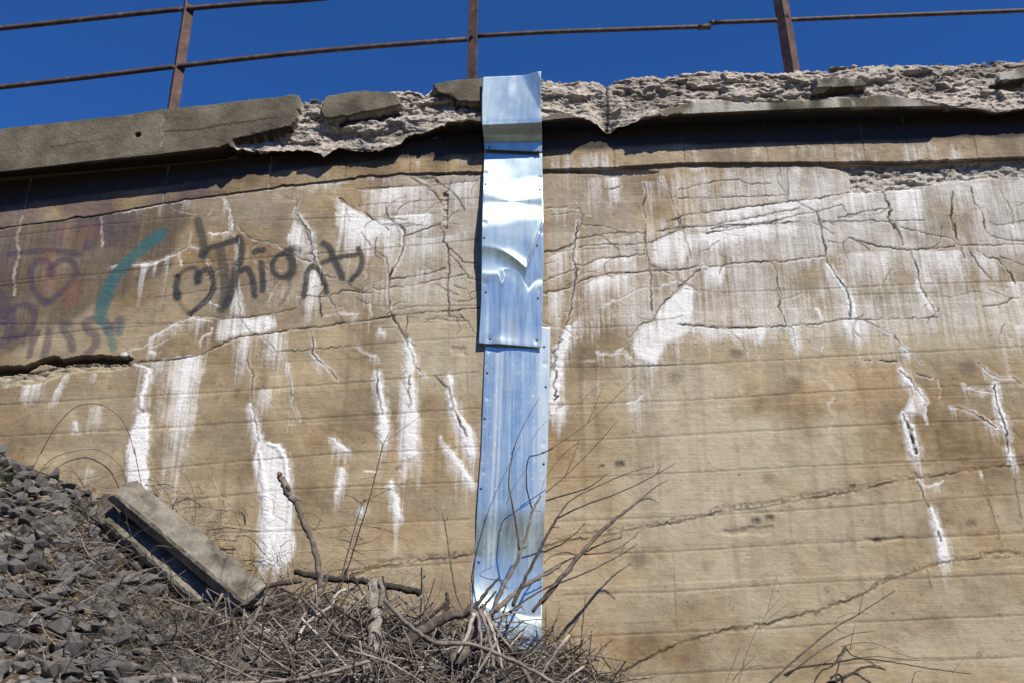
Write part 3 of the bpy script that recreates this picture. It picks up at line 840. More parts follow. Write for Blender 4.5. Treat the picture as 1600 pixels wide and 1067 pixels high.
crack('D 600,580 660,565 720,510 800,465 890,430 940,440 980,450', 3, .45, .95, 8, 4, 3); crack('D 900,430 1040,435 1110,435', 3, .6, .7, 6, 4); crack('D 690,570 780,535', 1.5, .2, .6, 4, 2); crack('D 970,360 1020,380', 1.5, .2, .9, 5, 2)
crack('D 1020,440 1110,435 1200,430 1300,405 1375,390', 2.5, .7, .3, 5, 3)
crack('D 620,640 760,630 880,610 940,600 990,570 1060,540 1110,520 1180,510 1260,500 1400,480 1500,475 1600,455', 5, .95, .35, 8, 7, 3); crack('E 0,465 130,445 250,425 400,405 520,400 650,390', 4.5, .9, .35, 8, 6, 3)
crack('D 980,480 970,505 935,520 925,560', 2, .3, .9, 6, 3); crack('D 1200,510 1240,550 1275,590 1310,610 1335,700 1345,790 1365,850 1385,905', 3, .5, .9, 9, 4, 4)
crack('D 1140,630 1170,700 1160,760 1165,850 1185,930 1200,1000', 3.5, .6, .8, 9, 5, 4); crack('D 1440,500 1450,560 1445,600 1500,650 1540,690 1560,715', 4.5, .85, .9, 12, 6, 5)
crack('D 1270,590 1440,580 1600,565', 2.5, .7, .3, 5, 3); crack('J 1060,620 1200,630 1290,630 1340,700 1345,745 1400,820', 3, .7, .7, 7, 4); crack('J 1290,630 1400,575 1480,590 1530,605 1600,600', 5, .95, .3, 8, 7)
crack('J 1410,460 1400,540 1420,575', 2, .4, .8, 5, 3); crack('J 1260,765 1360,745 1500,755', 2.5, .3, .9, 8, 3, 3); crack('J 1240,470 1340,490', 3, .8, .2, 5); crack('J 740,360 830,430 880,480 900,530', 1.5, .4, .5, 4, 2); crack('J 840,660 900,540 940,510', 1.5, .2, .7, 4, 2)
crack('B 330,825 400,860 440,890 470,930 490,900 510,870 520,840', 5, .95, .3, 8, 8); deposit('B 465,920 490,960 480,1067', [8, 16, 12], 9, .3); crack('B 470,930 485,970 480,1067', 8, .95, .1, 8, 9); crack('B 495,900 500,990 490,1060', 4, .9, .1, 8, 7)
crack('B 500,870 560,930 580,975', 3, .8, .4, 6); crack('B 430,820 490,870', 3, .8, .3, 6); crack('B 0,920 60,960 120,990 200,1045 230,1067', 4, .9, .7, 9, 6, 4); crack('B 215,960 230,1010 280,1050 300,1067', 4, .8, .6, 9, 6, 4)
crack('B 30,970 50,1030', 2, .4, .7, 5); crack('B 90,875 330,862 640,838', 3, .7, .5, 6, 4); crack('B 440,812 640,812', 3, .8, .5, 6, 4)
crack('B 945,965 1050,960 1110,965 1130,1000 1110,1067', 3.5, .75, .7, 8, 5, 4); crack('B 1090,905 1110,945', 2.5, .6, .5, 6); crack('B 1230,880 1300,865', 3, .8, .4, 6); crack('B 1410,850 1420,900 1405,960 1420,1010', 6, .95, .4, 9, 8); crack('B 1490,820 1530,890 1550,940 1570,1000 1590,1050', 3.5, .6, .9, 9, 5, 4)
crack('C 0,880 100,850 200,835 290,830 320,850 430,850', 3, .75, .4, 6, 4); crack('C 310,780 315,900 310,960', 2.5, .4, .7, 7, 3); crack('C 505,772 508,930', 1.5, .5, .3, 4, 2); crack('C 0,920 150,920 300,912 500,905', 2.5, .8, .2, 4, 3)
crack('C -60,1030 0,1010 30,1000 170,980 330,960 480,940 640,920 800,890', 4, .95, .4, 8, 7); crack('C -100,1070 0,1055 150,1045 230,1030 340,1010 430,990 560,965', 4, .95, .4, 8, 6); crack('C 150,1060 300,1045 420,1035 540,1000 640,985 650,1010 660,1060', 3.5, .9, .4, 8, 6)
crack('C 545,935 640,985 760,950 790,1000 740,1010', 2.5, .7, .6, 6); crack('C 780,1000 860,980 970,965', 3.5, .9, .4, 6); crack('C 950,890 960,930 985,970 970,1010 1000,1060', 6, .95, .5, 10, 8, 4); crack('C 660,1030 970,1025 1140,1020', 2.5, .7, .3, 5)
crack('C 1270,890 1265,980 1275,1067', 6, .95, .4, 10, 8, 4); crack('C 1355,870 1370,940 1410,990 1420,1060', 5, .85, .7, 10, 7, 4); crack('C 1480,870 1530,950 1555,1000 1545,1040', 3, .6, .8, 8, 4); crack('C 0,1010 10,1060', 3, .8, .5)
crack('F 0,15 120,15 250,5 380,0 560,-10', 3.5, .9, .5, 7, 5); crack('F 130,45 240,25 370,0 460,-20', 4, .95, .4, 7, 6); crack('F 25,30 45,100 60,160', 2.5, .6, .7, 7, 4); crack('F 190,100 190,140 220,165', 2, .4, .6, 5)
crack('F 0,215 80,195 180,195 270,180 430,175 480,175 590,160 680,150', 4.5, .9, .9, 10, 7, 5); crack('E 945,320 1060,300 1130,260 1250,230 1400,225 1530,215 1600,210', 4.5, .95, .7, 9, 7, 4)
crack('F 0,290 40,260 70,235 100,210', 4.5, .9, .7, 9, 6, 4); crack('F 0,260 60,290 100,320', 2.5, .5, .8, 7); crack('E 1500,215 1600,265', 3.5, .7, .8, 9, 5, 4); crack('E 1200,385 1330,330 1380,300 1480,290 1560,260', 2.5, .4, .85, 8, 3, 3)
crack('F 430,175 455,220 455,270 480,330 465,380 490,440 500,470', 3, .7, .8, 8, 5, 3); crack('F 480,350 530,340 570,320', 2, .4, .7, 6); deposit('F 500,470 530,490 545,560', [5, 9, 5], 7); crack('F 500,470 530,490 545,560', 2.5, .5, .7, 7); crack('F 500,210 525,245', 1.5, .2, .7, 4)
crack('F 0,465 100,470 180,482 300,487 420,478 500,472', 5, .95, .9, 8, 7, 4); crack('F 500,472 620,468 740,445 860,440 1000,440 1200,433', 3, .65, .6, 7, 4, 3)
crack('F 660,0 665,60 680,110 690,170 740,250 780,300 795,360 795,430', 6, .95, .8, 12, 8, 5); deposit('F 690,190 740,270 790,340 810,430', [5, 10, 12, 16], 8); crack('F 740,440 830,440 900,470 1000,520 1030,560 1080,590 1130,645', 3.5, .6, .95, 10, 5, 5)
crack('F 795,430 800,370 770,290', 3, .9, 0, 6); crack('F 695,80 760,95', 2, .6, .3, 5); crack('F 790,65 860,85 960,110 1060,120 1170,115 1280,105', 6, .97, .5, 9, 8, 3); crack('F 1000,0 1030,60 1040,100', 4.5, .9, .4, 7, 6); crack('F 1030,15 1150,45 1260,65 1300,100', 3.5, .85, .5, 7, 5)
crack('F 1280,0 1285,60 1310,110 1325,160', 6, .97, .4, 10, 9, 3); crack('F 1380,120 1430,155 1480,160 1540,240 1560,280', 5, .9, .7, 10, 7, 4); crack('F 1350,130 1390,190 1450,260', 3, .8, .3, 6); crack('F 1300,100 1450,100 1600,95', 3.5, .9, .6, 8, 5); crack('F 1415,20 1440,50 1520,75 1600,80', 3, .8, .6, 7)
crack('F 1075,125 1110,220 1120,290 1170,370 1190,410', 4.5, .85, .9, 11, 6, 5); deposit('F 1105,300 1150,370 1170,405', [4, 12, 14], 4, .7); crack('F 1490,150 1560,180 1600,190', 2.5, .7, .3, 5)
crack('F 580,530 620,560 660,580 665,540 660,480', 2.5, .4, .85, 8, 3, 3); crack('F 665,580 670,610 650,670 680,720 720,760', 2, .2, .7, 7, 2, 2); crack('F 720,790 690,830 720,880 690,960 720,1020 745,1060', 2, .15, .55, 7, 2, 2)
crack('F 1025,675 1070,720 1100,760 1150,820', 5, .9, .95, 12, 7, 6); patch(EFF, 'F 1105,745 1130,750 1155,830 1120,885 1035,885 1060,820', .85, 4, .012, nz=.2); crack('F 1140,830 1135,880 1150,920', 3, .4, .95, 8, 4, 4)
deposit('F 1030,670 1060,730 1090,760', [6, 12, 6], 6); deposit('F 1040,880 1065,950 1095,1060', [9, 24, 20], 10, 1.0); crack('F 1040,880 1070,950 1100,1060', 9, .97, 0, 6, 14, 0); crack('I 1080,0 1085,20', 7, .97, .8, 8, 10)
patch(RDG, 'F 1110,750 1150,830 1115,875 1045,870 1070,815', .006, 4, .01)
crack('F 1385,640 1440,690 1480,710 1550,710 1600,745', 5, .8, .97, 12, 6, 5); crack('F 1310,740 1380,765 1450,775', 4, .5, .97, 11, 5, 5); deposit('F 1465,740 1475,830 1500,910 1520,970', [6, 9, 16, 6], 9); crack('F 1465,740 1475,830 1500,910 1520,970 1525,1060', 5, .85, .6, 10, 8, 3); crack('F 1260,845 1320,855 1370,875 1430,910 1470,940', 4.5, .8, .97, 13, 6, 6)
crack('F 1100,690 1170,710', 3.5, .8, .7, 8, 5, 3); crack('F 860,630 890,632', 3, .9, .6, 8); crack('F 930,630 1010,635', 4, .9, .6, 8); crack('F 1410,385 1490,375 1545,345', 3, .8, .6, 7); crack('F 1200,720 1215,760 1205,800', 1.5, .1, .7, 5, 2); crack('F 1505,410 1520,460', 1.5, .1, .7, 5, 2)
crack('I 1075,110 1100,170 1110,210 1140,270', 2.5, .7, .2, 4, 3); deposit('I 1145,275 1170,350 1190,410 1205,490', [5, 11, 16, 30], 9); crack('I 1180,380 1192,420', 5, .9, 0); crack('I 1085,135 1110,170 1160,165 1200,145', 2, .15, .85, 7, 2, 2); crack('I 1370,105 1385,155', 2, .2, .9, 8, 2, 3)
deposit('I 1500,0 1505,40 1515,75', [5, 5, 9], 8); crack('I 1375,190 1420,270 1460,400 1475,450', 1.8, .5, .1, 5, 3); crack('I 1525,130 1535,210 1560,320', 1.8, .5, 0, 5, 2); crack('I 1130,550 1150,640', 1.8, .5, 0, 5, 2)
# right beside the sheets
crack('E 1110,-10 1095,90 1085,170 1105,210 1095,270 1080,340 1070,420 1050,470', 5, .8, .7, 11, 8, 6); deposit('E 1110,-10 1095,90 1090,180 1100,240', [7, 10, 10, 7], 8, .45)
crack('E 950,130 1000,130 1090,90', 6, .97, .4, 8, 8); crack('E 945,265 1050,225 1090,210', 3.5, .8, .7, 8, 5, 3); crack('E 1090,190 1140,190 1200,160 1300,155 1420,140', 3.5, .85, .7, 8, 6, 3); crack('E 1100,70 1200,50 1300,40 1420,45', 3, .8, .5, 7, 4); crack('E 1110,110 1200,95 1300,100 1450,85 1540,40 1600,20', 3.5, .85, .6, 7, 5)
crack('E 1420,0 1420,100 1440,190 1500,215', 3, .7, .6, 8, 4); crack('E 1440,195 1445,330 1450,400', 3, .8, .2, 5, 4); crack('E 945,455 990,475 1040,480 1095,525', 3, .6, .8, 8, 4, 3); crack('E 1120,5 1250,15 1300,40', 3, .8, .4)
deposit('E 1060,485 1020,590 1005,700 1000,800 985,880', [14, 26, 30, 26, 10], 13, 1.0); crack('E 1030,520 1000,620 1005,720 995,820', 4, .75, 0, 6, 6, 5, 8)
crack('E 1190,590 1260,600 1320,590 1360,630 1390,640', 3, .4, .97, 9, 4, 5); crack('E 1270,600 1310,570', 2, .2, .9, 8); crack('E 1600,280 1540,330 1480,390 1450,450 1390,470 1340,530', 4, .7, .7, 10, 6, 4); crack('E 1330,825 1370,820 1400,790', 2.5, .2, .9, 7, 3, 3); crack('E 1310,660 1450,655 1600,648', 2.5, .8, .1, 4)
crack('E 1000,630 1100,625 1180,628', 1.5, .2, .8, 6, 2)
# left of the sheets
crack('E 270,0 300,30 295,110 270,180 230,240 225,340 235,400 250,440 290,500 315,545', 6, .85, .5, 11, 9, 6); deposit('E 275,5 300,60 285,150 245,230', [8, 12, 12, 8], 9, .4); deposit('E 228,240 225,340 238,410', [7, 8, 6], 7, .4)
crack('E 300,60 370,35 440,10 470,0', 4, .8, .6, 8, 6); crack('E 460,0 490,45 480,80 540,140 580,180 640,180', 3.5, .8, .5, 8, 5, 3); crack('E 500,90 510,200 505,320 510,430', 4, .7, .4, 8, 5, 3); crack('E 520,150 600,250 640,262', 3.5, .8, .3, 7, 5); crack('E 240,255 300,250 380,240 490,205', 5, .95, .4, 8, 7)
crack('E 240,295 340,285 440,260 580,235', 3, .7, .6, 7, 4); crack('E 450,280 550,330', 2.5, .7, .4, 5); crack('E 530,285 590,300 610,350', 3, .6, .6, 7, 4); crack('E 20,230 20,260 60,300 120,320 150,300 220,300', 5, .95, .3, 7, 7)
crack('E 100,40 160,120 220,160 230,240', 2.5, .6, .6, 6, 4); crack('E 400,440 480,440 520,450 590,450', 3, .6, .6, 7, 4, 3); crack('E 560,420 600,460 640,520', 3.5, .9, .3, 7, 5); crack('E 140,370 150,420', 2, .2, .9, 6, 2); crack('E 70,555 120,595 170,605 185,640', 3, .4, .9, 8, 4, 4); crack('E 0,415 80,415 60,440', 2, .3, .9, 7, 3)
crack('E 315,430 310,540', 4, .6, .5, 8, 5, 4); crack('E 300,530 340,600 345,650 405,705', 5, .6, .9, 12, 7, 5); crack('E 290,640 320,710', 2, .1, .9, 6)
deposit('E 318,545 330,610 325,700 330,800 335,900 335,1060', [10, 20, 20, 24, 28, 28], 12, .98); run('E 270,700 380,900', .6, .8, .02); crack('E 330,700 322,760 325,850', 4, .75, 0, 6, 5, 5, 6)
deposit('E 175,690 185,780 200,860 205,960 205,1010', [5, 10, 17, 19, 10], 9); crack('E 175,680 180,780 195,850 200,880', 5, .9, 0, 6, 8, 3)
crack('E 440,700 480,740 505,755', 5, .9, .5, 9, 6); deposit('E 510,700 515,790 545,890 590,960 610,1060', [4, 9, 16, 22, 18], 9, .97); crack('E 510,760 530,850 560,920 590,980', 5, .9, 0, 7, 8, 3); deposit('H 490,0 540,70 590,150', [8, 12, 8], 5, .9); run('H 520,40 620,160', .12, .85); run('E 520,830 620,960', .25, .7)
crack('E 465,980 490,1030 525,1060', 2, .2, .97, 8, 3, 3)
deposit('G 1530,200 1555,110', [4, 12], 3, .95); deposit('H 235,160 250,220 265,310', [9, 11, 14], 6, .98); deposit('H 100,290 105,270', [5, 5], 4, .8); deposit('H 0,180 10,100', [12, 12], 4, .9); deposit('D 1530,990 1600,1050', [2, 5], 5, .95); crack('H 115,97 165,105', 2, 0, .95, 7)
# big flowstone growths on the left
deposit('D 690,670 665,770 645,860', [4, 7, 10], 10, .95); crack('D 625,645 690,665', 2, .2, .95, 8); crack('D 640,840 665,870', 5, .8, .5)
deposit('D 665,890 650,950 635,1040', [18, 44, 50], 18, 1.0); deposit('G 630,0 625,90 640,170', [56, 52, 50], 18, 1.0)
deposit('D 1160,840 1180,920 1195,990', [3, 7, 12], 8, .97)
patch(EFF, 'G 1150,60 1165,0 1180,-50 1200,-40 1235,-15 1285,0 1305,50 1318,150 1330,300 1335,420 1320,520 1290,540 1230,545 1190,530 1195,400 1190,260 1165,150', .98, 0, .012)
deposit('G 1180,20 1190,110 1205,190 1216,280 1218,390 1205,520', [9, 12, 14, 17, 20, 14], 16, 1.0)
deposit('G 1215,-20 1262,-6 1295,40 1308,150 1312,260', [4, 8, 9, 7, 3], 14, .97); run('G 1150,300 1330,300', .5, .55, .01)
for s in ('X 40,610 38,618', 'D 345,920 350,945', 'D 575,600 585,605', 'E 190,490 200,510', 'D 700,595 720,600', 'F 640,400 660,440'):
    deposit(s, [6, 5], 3, .7)
# small crazing
rg = np.random.RandomState(21)
for i in range(70):
    u = rg.uniform(560, 750) if i < 26 else (rg.uniform(850, 1600) if i < 60 else rg.uniform(300, 560)); v = rg.uniform(290, 520)
    a = rg.uniform(0, 6.28); pts = [(u, v)]
    for k in range(rg.randint(2, 6)):
        a += rg.uniform(-.7, .7); pts.append((pts[-1][0] + 16 * math.cos(a), pts[-1][1] + 9 * math.sin(a)))
    crack('', rg.uniform(1, 2.2), rg.uniform(.3, .7), rg.uniform(.2, .7), 5, 2.5, 1, 2, pts=[(P(*q).x, P(*q).z) for q in pts])

# --- spalled band under the string course, right
def spall(s, dep, soft=1):
    sl_, m = patch(F0(), s, 1.0, soft, 0.012)
    r = .55 * fbm(X[sl_] * 9 + 2 * N2[sl_], Z[sl_] * 34, 4, 9) + .45 * fbm(X[sl_] * 40, Z[sl_] * 70, 3, 19)
    xx = X[sl_] + .03 * N2[sl_]; zz = Z[sl_] + .02 * N2[sl_]
    r = .25 * r + .4 * facets(xx, zz, .09, .03, 5, .8) + .35 * facets(xx, zz, .035, .016, 6, 1.0)
    r = np.clip(r, 0, 1)
    REC[sl_] -= m * (dep * 0.3 + dep * 1.7 * (1 - r))
    EFF[sl_] *= (1 - m); PALE[sl_] = np.maximum(PALE[sl_], m * 0.85); STN[sl_] *= 1 - 0.8 * m; PA[sl_] *= 1 - m
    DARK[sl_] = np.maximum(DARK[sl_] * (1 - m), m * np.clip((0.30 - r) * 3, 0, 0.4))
spall('C 650,765 1000,772 1600,748 1750,740 1750,830 1600,830 1400,828 1180,855 1000,882 860,895 800,890 806,840 790,805 740,785', 0.022)
spall('B 1100,785 1290,785 1420,790 1480,800 1300,815 1100,805 990,800', 0.015)
spall('B 360,825 440,820 460,850 420,850', 0.008); spall('B 480,895 505,900 500,1067 470,1067', 0.012)
# ragged cold joints with honeycombing
def cold(s, wmm, dep=9, tan=.75):
    p = jag(W(s), 0.004, 0.012)
    f = F0(); stroke(f, p, wmm / 1000 * 0.45, wmm / 1000 * 0.7, 1.0, noise_amp=0.008, vs=wob(len(p), len(s), .45, .12))
    r = fbm(X * 60, Z * 90, 3, 14)
    REC[:] -= f * (dep * .42 / 1000) * (0.2 + 1.3 * r); DARK[:] = np.maximum(DARK, f * np.clip((0.47 - r) * 5, 0, .6))
    OCH[:] = np.maximum(OCH, f * .35)
    q = jag([(a, b - wmm / 1000 * .35) for a, b in W(s)], 0.003, 0.012)
    stroke(DARK, q, 0.0020, 0.006, .95, vs=wob(len(q), len(s) + 5, .3, .2)); stroke(RDG, q + np.array([[0, -0.007]], np.float32), 0.006, 0.012, 0.0012)
cold('H 1000,415 1200,385 1400,350 1570,325', 9); cold('I 0,325 140,300', 7); cold('I 140,298 180,280 400,260 560,225 740,195 800,188 980,142 1090,128', 17, 10); cold('I 1090,130 1300,100 1570,65 1900,20', 9)
cold('X 960,1055 1000,1034 1060,1003', 5); cold('I 0,880 100,855 250,815 400,800 600,745 780,685 850,650', 10); cold('I 850,650 940,600 1080,550 1150,520 1260,500', 14, 9); cold('I 1260,503 1400,493 1570,488 1900,480', 10)
cold('H 0,590 100,560 200,530 300,520 420,500 530,490 610,470', 13, 9); cold('H 930,440 1040,405', 14, 9)
# surface scars and shallow chips, lower right
for s in ('I 200,370 430,350 430,385 380,392 210,392', 'I 1380,470 1560,462 1560,480 1400,485', 'E 510,575 590,570 590,600 520,600', 'I 840,410 1020,405 1020,414 900,425'):
    sl_, m = patch(F0(), s, 1.0, 2, 0.015); REC[sl_] -= m * (0.003 + 0.006 * (N1[sl_] + .5)); OCH[sl_] = np.maximum(OCH[sl_], m * .3)
# the gaping joint at the left
sl_, m = patch(F0(), 'X -300,590 0,572 40,571 58,562 92,556 94,562 130,556 165,553 200,557 209,565 195,568 150,566 95,573 60,570 45,582 25,585 0,588 -300,610', 1.0, 0, 0.016)
REC[sl_] -= m * 0.055; DARK[sl_] = np.maximum(DARK[sl_], m * 0.85); EFF[sl_] *= 1 - m; PA[sl_] *= 1 - m
spall('X -300,612 0,587 45,583 92,574 150,568 205,569 200,575 120,582 60,598 0,605 -300,630', 0.010)


# rain has drawn the lime downwards everywhere: columns of different reach
zone(EFF, .40, 880, 1800, 262, 530, .4, 50, 6, .6, .16)
zone(EFF, .30, 430, 760, 262, 480, .4, 50, 8, .8, .30)
zone(EFF, .22, 860, 1800, 420, 640, .5, 60, 17, .8, .42)
reach = 0.975 - .10 * np.clip(1 - fbm(X * 55, Z * 1.5, 3, 81) * 1.5, 0, 1) - .02 * np.clip(1.2 - 2 * NS2, 0, 1)
carry = EFF[-1] * 0
for i in range(NR - 1, 0, -1):
    if zs[i] < 1.8: break
    carry = np.maximum(carry * reach[i], EFF[i] * (.30 + .28 * sm(.6, .95, EFF[i])))
    EFF[i - 1] = np.maximum(EFF[i - 1], carry)
# pull the wall face together
RDG = blur(RDG, 1)
RIP = 0.5 + 0.5 * np.sin(Z * 420 + 30 * N2 + 10 * N1)
Hh = REC + RDG * (0.85 + 0.22 * RIP * (EFF > .8)) - GRV + 0.0035 * N2 + 0.0022 * N1
EFF = np.clip(EFF, 0, 1) * (1 - .72 * np.clip(PA * 1.2 - .2, 0, 1))
sn = np.clip(NS * 1.6 - 0.75, 0, 1) * sm(2.6, 4.3, Z)
STN = np.clip(np.maximum(STN, 0.45 * sn * (0.4 + 0.6 * sm(-0.5, 1.5, X))), 0, 1)
drip = np.clip(NS2 * 2.2 - 1.15, 0, 1) * sm(1.7, 3.0, Z)
STN = np.clip(np.maximum(STN, 0.5 * drip), 0, 0.8)
marks = np.stack([EFF, STN, np.clip(PALE, 0, 1), np.clip(DARK, 0, 1)], -1).reshape(-1, 4)
paint = np.concatenate([PRGB, PA[..., None]], -1).reshape(-1, 4)
tone = np.stack([TONE, np.clip(OCH, 0, 1), np.clip(CRM, 0, 1), TONE * 0 + 1], -1).reshape(-1, 4)
verts = np.stack([X, D - Hh, Z], -1).reshape(-1, 3)
# tone.r drives a grey multiply through the shader
me = np_mesh('wall_face', verts, grid_faces(NR, NC), M_WALL, True, {'marks': marks, 'paint': paint, 'tone': tone})
obj('wall_face', me, WALL)

# ---- string course under the coping
cz_top = zat(196, YF)              # height of the soffit
xs2 = np.concatenate([-np.geomspace(9, 3.44, 20), np.arange(-3.4, 3.405, 0.005), np.geomspace(3.44, 9, 20)]).astype(np.float32)
lb = W('X -400,420 0,358 158,337 253,319 350,305 450,292 560,279 640,273 750,272 850,268 955,265 1060,258 1262,257 1420,257 1522,252 1600,249 2000,240')
zb = np.interp(xs2, [q[0] for q in lb], [q[1] for q in lb]) + 0.004 * (fbm(xs2 * 40, xs2 * 0, 3, 6) - .5) * 2 + .016 * np.clip(fbm(xs2 * 9, xs2 * 0 + 5, 4, 8) - .58, 0, 1) * 3
proud = np.interp(xs2, [-3, -1.7, -0.6, 0.3, 3], [0.004, 0.005, 0.010, 0.018, 0.020])
tt = np.linspace(0, 1, 60).astype(np.float32)
def cop_z(pts, Y):
    p = [P(u, v, Y) for u, v in pts]
    return np.array([q.x for q in p]), np.array([q.z for q in p])
BOT = [(-500, 340), (0, 269), (152, 251), (250, 241), (366, 229), (400, 236), (440, 236), (486, 237), (506, 243), (530, 230), (557, 233), (597, 231), (628, 219), (632, 212), (678, 202), (689, 197), (751, 192), (845, 190), (870, 187), (920, 185),
       (935, 194), (944, 204), (950, 205), (962, 203), (985, 194), (1009, 183), (1060, 179), (1190, 173), (1320, 168), (1480, 166), (1530, 165), (1560, 172), (1600, 170), (2100, 160)]
TOP = [(-500, 255), (0, 202), (200, 180), (250, 172), (340, 163), (400, 155), (440, 152), (540, 142), (640, 134), (662, 140), (672, 132), (690, 127), (750, 122), (850, 118), (900, 117), (938, 118), (946, 124), (949, 128), (953, 122), (965, 115), (1000, 110), (1060, 109), (1120, 103),
       (1190, 104), (1215, 107), (1240, 103), (1330, 97), (1440, 91), (1500, 92), (1530, 88), (1600, 85), (2100, 65)]
_RU = [-500, 355, 372, 400, 500, 560, 628, 700, 751, 845, 918, 932, 944, 956, 970, 1009, 1520, 1545, 1600, 2100]
_RV = [0, 0, .02, .045, .055, .06, .05, .03, .012, 0, .01, .05, .085, .085, .04, 0, 0, .02, .03, .03]
_bp = [P(u, v, YF + float(np.interp(u, _RU, _RV))) for u, v in BOT]
bxs = np.array([q.x for q in _bp]); bzs = np.array([q.z for q in _bp])
txs, tzs = cop_z(TOP, YF)
zu = np.interp(xs2, [-3.6, -3, 0, 3, 3.6], [zat(268, YF) - .12, np.interp(-3, bxs, bzs), zat(196, YF), zat(168, YF) , zat(160, YF)]) + 0.05
zu = np.maximum(zu, zb + 0.08)
SX, TTT = np.meshgrid(xs2, tt)
SZ = zb[None, :] + (zu - zb)[None, :] * TTT
vj = [(-.05, 'x')]
lip = (TTT <= 0.0)
n_a = fbm(SX * 14, SZ * 14, 4, 21) - .5; n_b = fbm(SX * 60, SZ * 60, 3, 22) - .5
grooves = np.zeros_like(SX); smark = np.zeros(SX.shape + (4,), np.float32)
sdark = np.zeros_like(SX); swh = np.zeros_like(SX)
for u, v in ((35, 340), (258, 300), (1068, 248), (1197, 245), (1244, 244), (1303, 243), (1349, 243), (1418, 242), (1524, 240), (960, 255), (540, 275), (640, 265), (700, 262), (420, 290)):
    x0 = P(u, v).x + 0.012 * (fbm(SZ * 30 + u, SZ * 0 + u, 3, 5) - .5)
    d_ = np.abs(SX - x0)
    sdark = np.maximum(sdark, np.clip(1 - d_ / 0.005, 0, 1) * (.6 if u > 500 else .2)); swh = np.maximum(swh, np.clip(1 - np.abs(d_ - .003) / 0.008, 0, 1) * (.35 if u > 500 else .5) * fbm(SZ * 40, SZ * 0 + u, 2, 3))
    grooves = np.maximum(grooves, np.clip(1 - d_ / 0.006, 0, 1) * .004)
wht = np.clip(fbm(SX * 9, SZ * 2, 4, 25) * 2.4 - 1.05, 0, 1) * (1 - sm(.3, .5, TTT))
wl_ = sm(-1.6, -0.4, SX) * 0.5 + 0.12
swh = np.maximum(swh, wht * wl_)
SY = D - proud[None, :] - 0.004 * n_a - 0.003 * n_b + grooves
SY = np.where(TTT <= 0, D + 0.03, SY)
SZ[0] = zb
SZ[1] = zb + 0.002
smark[..., 0] = swh; smark[..., 1] = 1.3 * sm(.40, .60, TTT) + np.clip(fbm(SX * 6, SZ * 3, 4, 27) * 1.6 - .75, 0, .5) + .25 * (1 - sm(-1.4, -.6, SX)); smark[..., 2] = .25 * sm(0, 1, SX); smark[..., 3] = sdark  # upper part darkened: the coping's shadow put into the colour
spaint = np.zeros_like(smark)
pz = np.clip(fbm(SX * 5, SZ * 5, 3, 31) * 2.5 - .85, 0, .55) * (1 - sm(-1.75, -1.55, SX))
spaint[..., :3] = PUR; spaint[..., 3] = pz * (1 - sm(.35, .6, TTT))
stone_ = np.zeros_like(smark); stone_[..., 0] = .98; stone_[..., 3] = 1
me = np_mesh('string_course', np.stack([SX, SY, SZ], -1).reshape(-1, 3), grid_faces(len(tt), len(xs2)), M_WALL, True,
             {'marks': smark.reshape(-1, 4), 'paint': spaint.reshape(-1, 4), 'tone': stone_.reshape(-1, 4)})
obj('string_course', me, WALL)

# ---- coping
xs3 = np.concatenate([-np.geomspace(9, 3.65, 20), np.arange(-3.62, 3.625, 0.005), np.geomspace(3.65, 9, 20)]).astype(np.float32)
nF, nU, nT = 110, 26, 24
zbot = np.interp(xs3, bxs, bzs); ztop = np.interp(xs3, txs, tzs)
raw_b = sm(-1.66, -1.6, xs3) * (1 - sm(-0.25, -0.15, xs3)) + sm(0.35, .45, xs3) * (1 - sm(.9, 1.0, xs3)) + sm(2.75, 2.85, xs3)
raw_t = sm(-1.35, -1.2, xs3)
zbot = zbot + raw_b * (0.026 * (fbm(xs3 * 26, xs3 * 0 + 3, 4, 41) - .5) * 2 + .007 * (facets(xs3, xs3 * 0 + .3, .045, 1.0, 4, .8) - .5))
ztop = ztop + (0.004 + 0.016 * raw_t) * (fbm(xs3 * 30, xs3 * 0 + 8, 4, 42) - .5) * 2
t3 = np.linspace(0, 1, nF).astype(np.float32)
CX, CT = np.meshgrid(xs3, t3)
CZ = zbot[None] + (ztop - zbot)[None] * CT
def cpoly(s):
    return [(p.x, p.z) for p in (P(u, v, YF) for u, v in T(s))]
cn = fbm(CX * 16, CZ * 16, 4, 43) - .5; cn2 = fbm(CX * 60, CZ * 60, 3, 44) - .5
wx = CX + 0.035 * cn + 0.010 * cn2; wz = CZ + 0.022 * np.roll(cn, 9, 1) + 0.010 * np.roll(cn2, 5, 1)
SKIN = np.zeros_like(CX)
for s in ('X -900,100 465,100 466,150 468,165 466,184 455,198 365,219 372,250 360,260 -900,500',
          'X 508,149 575,140 622,146 625,164 560,178 507,186 500,170', 'X 676,131 700,126 760,120 760,158 716,160 705,152 682,143',
          'X 840,186 870,176 905,181 928,184 948,204 950,215 840,215', 'X 950,215 950,204 979,196 1009,181 1060,164 1127,155 1171,162 1249,157 1330,154 1381,148 1431,155 1475,165 1532,167 1560,175 1560,215',
          'X 1276,122 1347,122 1354,135 1276,137', 'X 1558,118 1582,108 1640,95 1640,125 1560,127', 'X 690,192 755,180 755,200 690,205'):
    SKIN = np.maximum(SKIN, inside(cpoly(s), wx, wz).astype(np.float32))
SKIN = blur(SKIN, 1)
rr = fbm(CX * 7 + .8 * cn, CZ * 24 + 2.0 * cn, 5, 45, .58); rr2 = fbm(CX * 30 + 1.5 * cn, CZ * 75, 4, 46, .6); r3 = fbm(CX * 3.2, CZ * 6, 4, 47); r4 = fbm(CX * 75, CZ * 130, 3, 48, .7)
r5 = .25 + 1.1 * sm(.38, .62, fbm(CX * 8, CZ * 12, 3, 49))                                  # flat fracture faces beside crumbly ones
